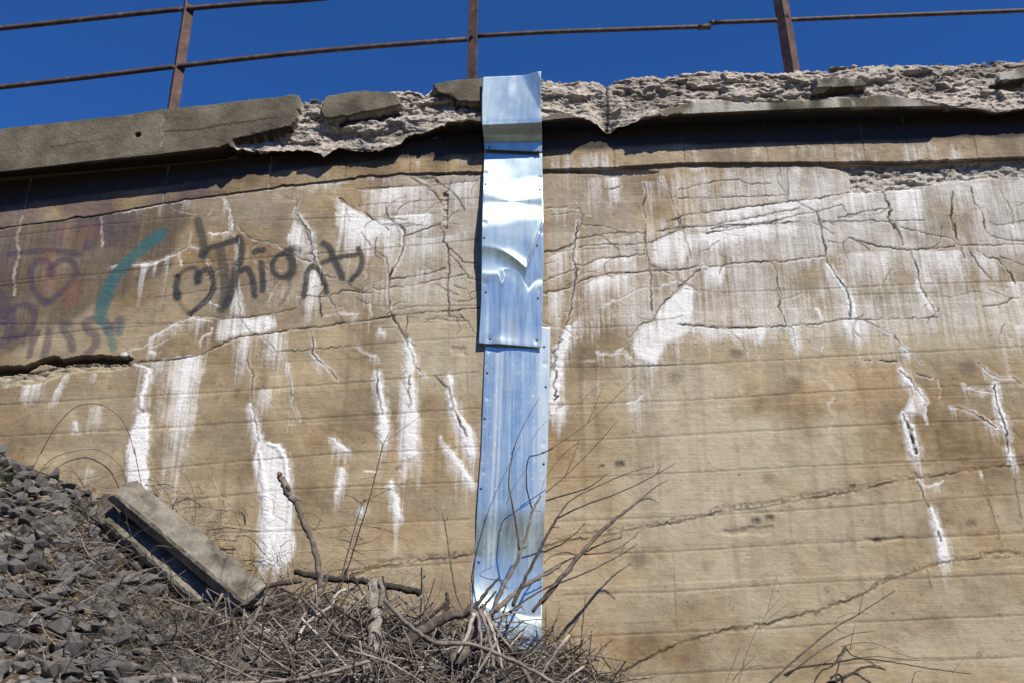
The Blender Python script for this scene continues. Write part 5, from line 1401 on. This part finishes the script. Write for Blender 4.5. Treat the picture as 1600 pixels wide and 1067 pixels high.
branch_thing('dead_branch', 'grey broken dead branch rising with a dark splintered head beside the white growth', 'branch',
    [('G 1450,720 1450,560 1420,430 1380,340 1345,240', 4.08, 4.13, .0125, .0120), ('G 1348,245 1310,200 1285,150 1272,118', 4.13, 4.15, .021, .013, 'splintered_head'), ('G 1345,235 1325,215 1300,170', 4.125, 4.13, .012, .006, 'splintered_head')], M_BARK)
ws_ = [('H -30,700 0,640 40,540 90,380 140,220 180,60 200,-20', 4.18, 4.40, .0042, .0018, 'stem'), ('E 205,1020 165,975 135,950', 4.40, 4.38, .0015, .0008, 'twig'), ('E 205,1012 230,970 228,960', 4.40, 4.36, .0015, .0008, 'twig'), ('E 210,1010 330,920 470,820', 4.40, 4.34, .0014, .0006, 'twig'),
       ('H 188,65 290,58 385,65', 4.39, 4.36, .0014, .0007, 'twig'), ('H 175,95 222,92', 4.39, 4.36, .0013, .0008, 'twig'), ('H 160,130 90,140', 4.38, 4.4, .0013, .0008, 'twig'), ('H 160,155 260,160', 4.38, 4.35, .0013, .0007, 'twig'), ('H 160,180 230,185 305,212', 4.37, 4.33, .0013, .0007, 'twig'),
       ('H 140,235 240,255', 4.36, 4.32, .0013, .0007, 'twig'), ('H 105,325 50,300 0,285', 4.33, 4.36, .0014, .0008, 'twig'), ('H 100,345 200,350', 4.33, 4.30, .0013, .0007, 'twig'), ('H 70,440 150,420 205,382', 4.3, 4.27, .0013, .0007, 'twig'), ('H 60,465 220,462', 4.3, 4.26, .0012, .0006, 'twig'),
       ('H 55,480 20,445 -30,440', 4.28, 4.32, .0014, .0007, 'twig'), ('H 30,560 130,540 270,495', 4.24, 4.2, .0014, .0007, 'twig'), ('H 80,400 20,400 -60,405', 4.31, 4.34, .0013, .0007, 'twig'), ('H 45,520 -20,500 -60,520', 4.27, 4.3, .0013, .0007, 'twig')]
branch_thing('bare_weed', 'tall thin leafless weed with level side twigs in front of the lime streaks', 'weed', ws_, M_TWIG)
branch_thing('thin_stick', 'single dark thin stick leaning up left of the metal sheet', 'stick', [('H 568,745 530,650 505,520 490,400 470,295', 4.25, 4.42, .0052, .0030, 'stem'), ('H 482,330 492,318 490,305', 4.41, 4.40, .003, .002, 'twig')], M_BARK)
SAP = 'saplings and shoots in front of the metal sheet'
branch_thing('bare_sapling', 'slender forked sapling standing right in front of the metal sheet', 'sapling',
    [('H 700,745 740,640 800,530 850,390 880,280 915,215', 4.05, 4.36, 0.0100, 0.0041, 'stem'), ('H 880,285 852,180 858,50 900,30 975,0', 4.34, 4.40, 0.0038, 0.0024, 'branch'), ('E 940,1062 1040,1000 1150,920 1290,790 1385,690', 4.40, 4.44, 0.0026, 0.0012, 'branch'), ('E 1150,920 1190,830 1228,728', 4.42, 4.40, 0.0018, 0.0009, 'twig'),
     ('E 1228,735 1150,790 1070,900 1045,990', 4.40, 4.38, 0.0015, 0.0008, 'twig'), ('H 818,460 800,330 775,200 770,140 780,60 797,-10', 4.24, 4.36, 0.0044, 0.0024, 'branch'), ('E 798,1065 830,980 870,900 927,803', 4.36, 4.42, 0.0023, 0.0012, 'twig'), ('E 888,1015 915,960 962,908', 4.38, 4.42, 0.0017, 0.0009, 'twig'), ('H 880,282 918,285', 4.34, 4.33, 0.0020, 0.0014, 'twig'), ('H 815,470 850,445', 4.24, 4.2, 0.0032, 0.0020, 'twig')], M_BARK, SAP)
branch_thing('bare_sapling', 'tallest arching shoot forking out over the wall to the right of the metal sheet', 'sapling',
    [('H 790,715 830,620 870,540 920,440 960,370 990,315', 4.05, 4.33, 0.0079, 0.0057, 'stem'), ('H 990,315 1010,285 1060,230 1200,160 1320,110 1430,80', 4.33, 4.36, 0.0046, 0.0016, 'branch'), ('H 988,320 1110,260 1250,210 1400,140 1525,68', 4.33, 4.33, 0.0038, 0.0014, 'branch'),
     ('H 1425,85 1428,55', 4.36, 4.36, 0.0015, 0.0011, 'twig'), ('H 1358,105 1345,92', 4.36, 4.36, 0.0015, 0.0011, 'twig'), ('H 1440,120 1470,60', 4.33, 4.33, 0.0013, 0.0008, 'twig'), ('H 938,237 1100,190 1160,160 1218,112', 4.40, 4.43, 0.0036, 0.0016, 'branch'), ('H 970,358 1000,360', 4.32, 4.3, 0.0026, 0.0014, 'twig')], M_BARK, SAP)
branch_thing('bare_sapling', 'straight dark pair of shoots leaning far right across the edge of the metal sheet', 'sapling',
    [('H 915,700 1050,540 1170,400 1280,300 1370,232', 4.10, 4.30, 0.0109, 0.0061, 'stem'), ('H 1365,235 1430,180 1500,140', 4.30, 4.32, 0.0038, 0.0016, 'branch'), ('H 1365,237 1410,228 1455,248', 4.30, 4.28, 0.0036, 0.0016, 'branch'), ('H 880,740 960,640 1080,505 1180,385', 4.05, 4.24, 0.0077, 0.0034, 'stem'), ('H 1085,490 1030,470 965,490 930,520', 4.22, 4.18, 0.0044, 0.0019, 'branch'),
     ('H 1110,482 1250,462 1355,390', 4.22, 4.26, 0.0038, 0.0016, 'branch'), ('H 1140,455 1240,410', 4.24, 4.27, 0.0023, 0.0011, 'twig'), ('H 1340,410 1358,370', 4.26, 4.27, 0.0013, 0.0008, 'twig'), ('H 1060,550 1000,600 860,680 780,740', 4.15, 4.0, 0.0031, 0.0041, 'branch')], M_BARK, SAP)
branch_thing('broken_stick', 'thick grey broken stick slanting up right across the foot of the metal sheet', 'stick', [('H 690,750 760,690 840,625 920,580 1005,530', 4.02, 4.22, .0115, .0075)], M_WOOD)
branch_thing('broken_stick', 'short dark snapped stick with a pale split end left of the thick grey one', 'stick', [('H 600,745 640,690 680,640 722,590', 4.05, 4.20, .010, .0045, 'branch'), ('H 645,725 680,690 712,650', 4.08, 4.18, .007, .004, 'branch')], M_BARK)
branch_thing('broken_stick', 'flat splintered stick lying low across the sheet foot', 'stick', [('H 700,775 760,750 830,715', 4.02, 4.12, .007, .004, 'branch'), ('H 730,760 800,745 832,742', 4.05, 4.12, .005, .002, 'branch')], M_WOOD)
branch_thing('straw_stalk', 'pale dry stalk bent level in front of the sheet foot', 'stalk', [('H 690,790 770,787 850,795 960,832', 3.95, 4.05, .0022, .0014)], M_STRAW)
branch_thing('straw_stalk', 'short pale dry stalk slanting up right of the sheet foot', 'stalk', [('H 1055,885 1120,855 1182,822', 4.0, 4.1, .0022, .0014)], M_STRAW)
branch_thing('hooked_shoot', 'thin dark hooked shoot curling over the sheet above the bright patch', 'stalk', [('H 752,600 690,595 645,580 640,568 660,555 700,535', 4.40, 4.46, .0022, .001)], M_BARK)
branch_thing('stump', 'short dark charred stub standing left of the metal sheet foot', 'stump', [('H 465,790 485,740 492,700 488,655', 4.12, 4.18, .013, .007, 'trunk'), ('H 470,780 530,760 600,768', 4.12, 4.1, .010, .006, 'branch')], M_BARK)
branch_thing('upright_twig', 'short upright twig between the weed and the sheet', 'stick', [('H 380,780 388,720 378,615', 4.2, 4.3, .0034, .002)], M_BARK)
branch_thing('driftwood_log', 'level weathered log with a sawn end under the weed', 'log', [('H -200,560 -60,590 80,600 200,620 300,640 368,655', 4.30, 4.16, .014, .0155)], M_BARK)
branch_thing('dead_tree', 'upright grey dead trunk with peeling bark in the middle of the brush heap', 'trunk', [('H 150,1110 150,950 158,800 165,700 160,605', 3.95, 4.12, .034, .022, 'trunk'), ('H 185,720 200,650 180,605', 4.05, 4.1, .012, .010, 'branch'), ('H 150,700 140,640 135,610', 4.08, 4.1, .010, .007, 'branch')], M_WOOD)
branch_thing('driftwood_log', 'thick dark log sloping up to the right toward the sheet foot', 'log', [('H 180,980 330,865 480,770 600,735', 3.98, 4.10, .028, .016)], M_BARK)
branch_thing('driftwood_log', 'bare peeled stick sloping down right over the upright trunk', 'log', [('H 205,690 300,790 380,850 440,885', 3.90, 3.85, .009, .0075)], M_WOOD)
branch_thing('driftwood_log', 'long grey stick running level then falling to the right through the heap', 'log', [('H 440,885 600,890 760,950 880,1010 1000,1080', 3.80, 3.75, .009, .006)], M_WOOD)
branch_thing('tree_stump', 'splintered dead root crown at the foot of the metal sheet', 'stump',
    [('H 520,980 570,890 605,800 610,745', 3.92, 4.02, .030, .018, 'trunk'), ('H 640,735 665,800 690,900 705,1080', 3.96, 3.80, .009, .006, 'root'), ('H 655,735 690,810 720,900 740,1000', 3.97, 3.85, .008, .004, 'root'), ('H 625,745 640,830 650,960', 3.96, 3.82, .009, .004, 'root'), ('H 665,740 720,830 790,920', 3.98, 3.86, .006, .003, 'root'), ('H 610,750 580,850 540,930', 3.95, 3.85, .010, .005, 'root'), ('H 640,740 660,720 650,705', 3.96, 3.98, .010, .004, 'root'), ('H 680,760 710,720 715,700', 3.98, 4.02, .006, .003, 'root')], M_WOOD)
branch_thing('driftwood_log', 'long thin dark log lying in front of the fallen post', 'log', [('G 640,665 740,688 850,690 1000,690 1090,660 1180,630 1370,600', 3.98, 4.12, .007, .010)], M_BARK)
branch_thing('driftwood_log', 'grey forked log at the bottom below the concrete stub', 'log', [('G 540,1060 640,1050 750,1038 850,1045 920,1060', 3.45, 3.45, .011, .013, 'branch'), ('G 700,1045 640,1075 560,1110', 3.45, 3.4, .008, .006, 'branch'), ('G 790,1040 800,1100', 3.44, 3.4, .009, .008, 'branch')], M_WOOD)
branch_thing('driftwood_log', 'dark rotten branch half buried among the lower stones', 'log', [('G 330,980 430,975 520,960 570,985', 3.5, 3.55, .010, .016)], M_BARK)
branch_thing('driftwood_log', 'pale bent root curving out of the brush heap below the dead branch', 'log', [('G 1350,900 1370,830 1420,770 1500,720 1530,660 1570,640', 3.85, 4.0, .0055, .0055)], M_WOOD)
branch_thing('bramble_cane', 'thin red cane arching in front of the white growths on the left', 'cane', [('G 185,100 240,45 330,15 430,5 500,35 550,90 570,150', 4.35, 4.42, .0016, .001, 'stem'), ('D 190,1060 250,950 330,860 400,833 480,840 560,900 600,980 625,1067', 4.38, 4.45, .0021, .0016, 'stem'), ('G 610,0 625,80 645,175', 4.45, 4.4, .0018, .0018, 'stem')], M_CANE, 'brambles')
branch_thing('bramble_cane', 'thin red cane rising from the ballast at the left', 'cane', [('G 90,290 110,200 165,60 215,-40', 4.15, 4.3, .002, .001)], M_CANE, 'brambles')
branch_thing('curled_cane', 'dark curled cane looping up behind the fallen post', 'cane', [('G 880,380 888,260 860,150 810,95', 4.42, 4.46, .002, .0012, 'stem'), ('G 770,290 800,240 822,215', 4.4, 4.4, .0018, .001, 'twig'), ('G 935,355 1000,300 1050,280 1090,320', 4.42, 4.42, .0014, .0008, 'twig'), ('G 900,340 960,290 970,260 930,255', 4.42, 4.44, .0012, .0008, 'twig')], M_TWIG, 'brambles')
branch_thing('dry_blade', 'bundle of dry split reeds leaning on the wall behind the fallen post', 'reeds', [('G 745,240 720,190 690,130 680,105', 4.3, 4.45, .003, .001, 'blade'), ('G 785,260 750,190 690,120', 4.3, 4.45, .0022, .001, 'blade'), ('G 700,215 730,160 735,130', 4.32, 4.4, .0014, .0008, 'blade'), ('G 390,180 350,120 320,80', 4.3, 4.4, .002, .001, 'blade'), ('G 385,180 330,105 250,110', 4.3, 4.4, .0016, .0008, 'blade')], M_STRAW)
branch_thing('bare_shrub', 'leafless shrub with long dark shoots in front of the wall at the bottom right', 'shrub',
    [('I 405,1075 500,985 600,900 700,820 800,762 900,700 985,645', 4.05, 4.30, .0045, .0022, 'stem'), ('I 820,755 830,700 842,658', 4.22, 4.26, .0018, .0009, 'twig'), ('I 930,682 928,648', 4.26, 4.27, .0012, .0008, 'twig'), ('I 490,1035 640,920 770,850 840,835 895,828', 4.08, 4.2, .0034, .0014, 'branch'), ('I 480,1030 540,1000 700,975 840,955 1000,975 1180,1005 1335,1025', 4.05, 4.2, .0042, .0014, 'branch'),
     ('I 820,950 900,945 1000,955 1130,965 1260,960', 4.15, 4.25, .0022, .001, 'branch'), ('I 1245,1020 1280,975 1305,943', 4.2, 4.22, .0013, .0008, 'twig'), ('I 760,900 700,985 650,1010 610,1075', 4.1, 4.02, .0046, .0032, 'branch'), ('I 765,905 735,960 715,1045', 4.1, 4.05, .0036, .003, 'branch'), ('I 670,1075 740,1045 800,1015 850,992 940,1005', 4.02, 4.1, .0085, .0026, 'stem'),
     ('I 800,1018 840,1040 900,1085', 4.06, 4.02, .0075, .006, 'stem'), ('I 760,905 790,940 850,960 935,1005', 4.1, 4.12, .003, .0014, 'branch'), ('I 780,915 790,850 805,795', 4.12, 4.15, .0016, .0009, 'twig'), ('I 790,960 840,920 915,900', 4.12, 4.16, .0018, .001, 'twig'), ('I 740,900 840,880 920,895 1000,930 1090,955', 4.14, 4.2, .0018, .0009, 'twig'),
     ('I 715,820 720,780 760,755 830,745', 4.2, 4.24, .0011, .0006, 'twig'), ('I 715,815 740,835 800,840', 4.2, 4.2, .0011, .0007, 'twig'), ('I 690,1045 720,1025 745,1045 735,1080', 4.0, 4.0, .005, .004, 'branch'), ('I 1060,1065 1075,1020 1105,1010', 4.12, 4.14, .0016, .0009, 'twig'), ('I 1110,985 1120,940 1135,910', 4.2, 4.22, .0009, .0006, 'twig'), ('I 860,990 890,985 935,1000', 4.12, 4.1, .0045, .002, 'branch'), ('I 620,1000 720,940 800,900', 4.08, 4.12, .0018, .001, 'branch')], M_BARK)
branch_thing('thin_weed', 'thin brown weed with a few upright twigs left of the leafless shrub', 'weed',
    [('I 270,1080 290,1000 330,880 370,800 405,740 430,640 456,562', 4.15, 4.35, .0024, .0009, 'stem'), ('I 400,750 430,715 470,675', 4.28, 4.3, .0012, .0006, 'twig'), ('I 385,795 440,750 512,697', 4.26, 4.28, .0012, .0006, 'twig'), ('I 365,805 365,752', 4.26, 4.27, .001, .0006, 'twig'), ('I 245,1055 290,1000 350,942', 4.15, 4.2, .0022, .0012, 'branch'), ('I 290,1005 340,990 385,984 390,1000', 4.16, 4.2, .0018, .001, 'branch'), ('I 295,990 293,920', 4.18, 4.2, .0014, .0008, 'twig')], M_TWIG)

# ------------------------------------------------------------------ brushwood heap, litter and grass
def brush_top(u):
    return float(np.interp(u, [250, 330, 400, 520, 640, 720, 800, 900, 960, 1040], [1000, 960, 935, 925, 955, 965, 975, 1000, 1025, 1060]))
def scatter(count, mat, name, label, ulim, rr_, ln, sides, dens_fn=None, lift=(.0, .14), rg=None, dark=0, curl=.35, sub=2, vtop=0, flat=.5, segs=3):
    rg = rg or random.Random(hash(name) % 1000)
    mb = MB(); n = 0; guard = 0
    while n < count and guard < count * 30:
        guard += 1
        u = rg.uniform(*ulim); vt = brush_top(u) + vtop
        v = vt + abs(rg.gauss(0, 1)) * 75 + rg.uniform(0, 30)
        if v > 1150: continue
        if dens_fn and rg.random() > dens_fn(u, v): continue
        p = on_ground(u, min(v + 20, 1200))
        L = rg.uniform(*ln); r0 = rg.uniform(*rr_)
        h = rg.uniform(*lift)
        a = rg.gauss(0, .75) + (math.pi if rg.random() < .5 else 0)
        d = Vector((math.cos(a), rg.gauss(-.1, .45), math.sin(a) * flat + rg.gauss(0, .22))).normalized()
        p = p + Vector((rg.gauss(0, .03), -h * .8, h * .6))
        pts = [p - d * L * .5]
        for k in range(segs):
            d = (d + Vector((rg.gauss(0, 1), rg.gauss(0, 1), rg.gauss(0, 1) - .15)) * curl * .5).normalized()
            q = pts[-1] + d * L / segs
            g = tz(q.x, min(q.y, D)) + .004
            if q.z < g: q.z = g
            if q.y > D - .02: q.y = D - .02
            pts.append(q)
        tube(mb, pts, r0, r0 * rg.uniform(.35, .8), sides, sub, .08, rg)
        if rg.random() < .4 and sides > 3:
            q = pts[rg.randint(1, len(pts) - 2)]; dd = (pts[-1] - pts[0]).normalized()
            for _f in range(rg.randint(1, 2)):
                e = (dd + Vector((rg.gauss(0, .6), rg.gauss(0, .5), rg.gauss(.1, .6)))).normalized()
                tube(mb, [q, q + e * L * .18, q + (e + Vector((rg.gauss(0, .3), rg.gauss(0, .3), rg.gauss(0, .3)))) * L * .34], r0 * .55, r0 * .25, sides, sub, .08, rg)
        n += 1
    o = mb.build(name, mat, None, sides > 3)
    return tag(o, label, None, None, 'stuff')
heap = lambda u, v: float(np.interp(u, [300, 420, 560, 760, 880, 980], [.25, .7, 1, 1, .7, .1]))
scatter(75, M_WOOD, 'heavy_brushwood', 'thick grey dead branches in the brush heap', (330, 860), (.0042, .0085), (.25, .60), 7, heap, (.0, .12), random.Random(21), curl=.22, vtop=12, flat=.8)
scatter(70, M_BARK, 'heavy_dark_brushwood', 'thick dark dead branches in the brush heap', (330, 880), (.005, .011), (.25, .60), 7, heap, (.0, .06), random.Random(22), curl=.22, vtop=15, flat=.8)
scatter(820, M_WOOD, 'brushwood', 'heap of grey dead sticks at the foot of the wall', (300, 960), (.0014, .0040), (.12, .42), 5, heap, (.0, .15), random.Random(1), flat=.8)
scatter(340, M_BARK, 'dark_brushwood', 'dark dead twigs tangled in the brush heap', (300, 980), (.0018, .005), (.15, .5), 5, heap, (.0, .10), random.Random(2), flat=.8)
scatter(330, M_STRAW, 'dry_stems', 'pale dry stems tangled in the brush heap', (280, 960), (.0006, .0014), (.08, .30), 3, heap, (.0, .15), random.Random(3), curl=.6, vtop=15, flat=.9)
scatter(480, M_TWIG, 'fine_twigs', 'fine dark twigs tangled over the brush heap', (260, 1040), (.0006, .0014), (.10, .34), 3, None, (.0, .16), random.Random(4), curl=.7, vtop=5, flat=.9)
# trash of stems on the slope between stones and heap, and at the wall foot
def slope_litter(count, mat, name, label, zone, rr_, ln, rg, sides=3, up=.0, curl=.5):
    mb = MB(); n = 0
    while n < count:
        u = rg.uniform(zone[0], zone[1]); v = rg.uniform(zone[2], zone[3])
        if len(zone) > 4 and rg.random() > zone[4](u, v): n += 0; continue
        p = on_ground(u, v)
        if p.y > D - .16 and up < .5 and rg.random() > .25: n += .34; continue
        L = rg.uniform(*ln); a = rg.uniform(0, 6.28)
        d = Vector((math.cos(a), math.sin(a) * .8, up + rg.gauss(0, .25))).normalized()
        p = p + Vector((0, -.01, .012 + abs(rg.gauss(0, .015))))
        pts = [p]
        for k in range(3):
            d = (d + Vector((rg.gauss(0, 1), rg.gauss(0, 1), rg.gauss(0, 1) - .25 * up)) * curl * .5).normalized()
            q = pts[-1] + d * L / 3
            g = tz(q.x, min(q.y, D)) + .006
            if q.z < g: q.z = g + .004
            if q.y > D - .015: q.y = D - .015
            pts.append(q)
        r0 = rg.uniform(*rr_); tube(mb, pts, r0, r0 * .4, sides, 2, 0, rg); n += 1
    return tag(mb.build(name, mat, None, False), label, None, None, 'stuff')
zl = lambda u, v: .15 + .85 * math.exp(-((u - np.interp(v, [700, 780, 900, 1067], [100, 170, 235, 390])) / 135.0) ** 2)
slope_litter(1400, M_STRAW, 'dry_grass', 'bleached dry grass lying over the stones and soil', (0, 520, 740, 1067, zl), (.0006, .0014), (.06, .24), random.Random(5), 3, .15)
slope_litter(900, M_TWIG, 'twig_litter', 'dark twig litter on the slope', (0, 560, 760, 1067, zl), (.0007, .0022), (.06, .28), random.Random(6), 4, .1)
slope_litter(170, M_WOOD, 'stick_litter', 'grey sticks lying on the slope', (60, 520, 800, 1067, zl), (.002, .0045), (.10, .34), random.Random(7), 5, .05)
slope_litter(50, M_STRAW, 'wall_foot_grass', 'thin dry grass along the foot of the wall', (230, 640, 800, 935, lambda u, v: 1 if abs(v - np.interp(u, [230, 330, 400, 640], [800, 860, 905, 950])) < 30 else 0), (.0005, .0012), (.06, .22), random.Random(8), 3, .8)
slope_litter(60, M_TWIG, 'wall_foot_twigs', 'thin bare twigs along the foot of the wall', (230, 640, 800, 935, lambda u, v: 1 if abs(v - np.interp(u, [230, 330, 400, 640], [800, 860, 905, 950])) < 30 else 0), (.0005, .0012), (.08, .30), random.Random(9), 3, .9, .7)
slope_litter(130, M_GREEN, 'green_grass', 'small green grass tufts among the stones', (0, 340, 750, 960, lambda u, v: 1 if min(math.hypot(u - 4, v - 762), math.hypot(u - 118, v - 812), math.hypot(u - 315, v - 930)) < 16 else 0), (.0008, .0016), (.03, .08), random.Random(10), 3, 1.2)
# dead leaves: small folded blades
mb = MB(); rg = random.Random(12); n = 0
while n < 420:
    u = rg.uniform(60, 900); v = rg.uniform(780, 1067)
    if rg.random() > zl(u, v) + (.5 if u > 420 and v > 960 else 0): continue
    p = on_ground(u, v) + Vector((0, -.012, .016)); s = rg.uniform(.008, .020)
    if p.y > D - .12: continue
    m = Matrix.Rotation(rg.uniform(0, 6.28), 3, 'Z') @ Matrix.Rotation(rg.uniform(-.9, .9), 3, 'X') @ Matrix.Rotation(rg.uniform(-.9, .9), 3, 'Y')
    q = [Vector((-1, 0, .25)), Vector((-.2, .45, .1)), Vector((1, 0, .3)), Vector((-.2, -.45, .15)), Vector((.1, 0, -.12))]
    mb.add([p + m @ (w_ * s) for w_ in q], [(0, 4, 1), (1, 4, 2), (2, 4, 3), (3, 4, 0)]); n += 1
tag(mb.build('dead_leaves', M_LEAF, None, False), 'curled dead leaves strewn over the slope', None, None, 'stuff')
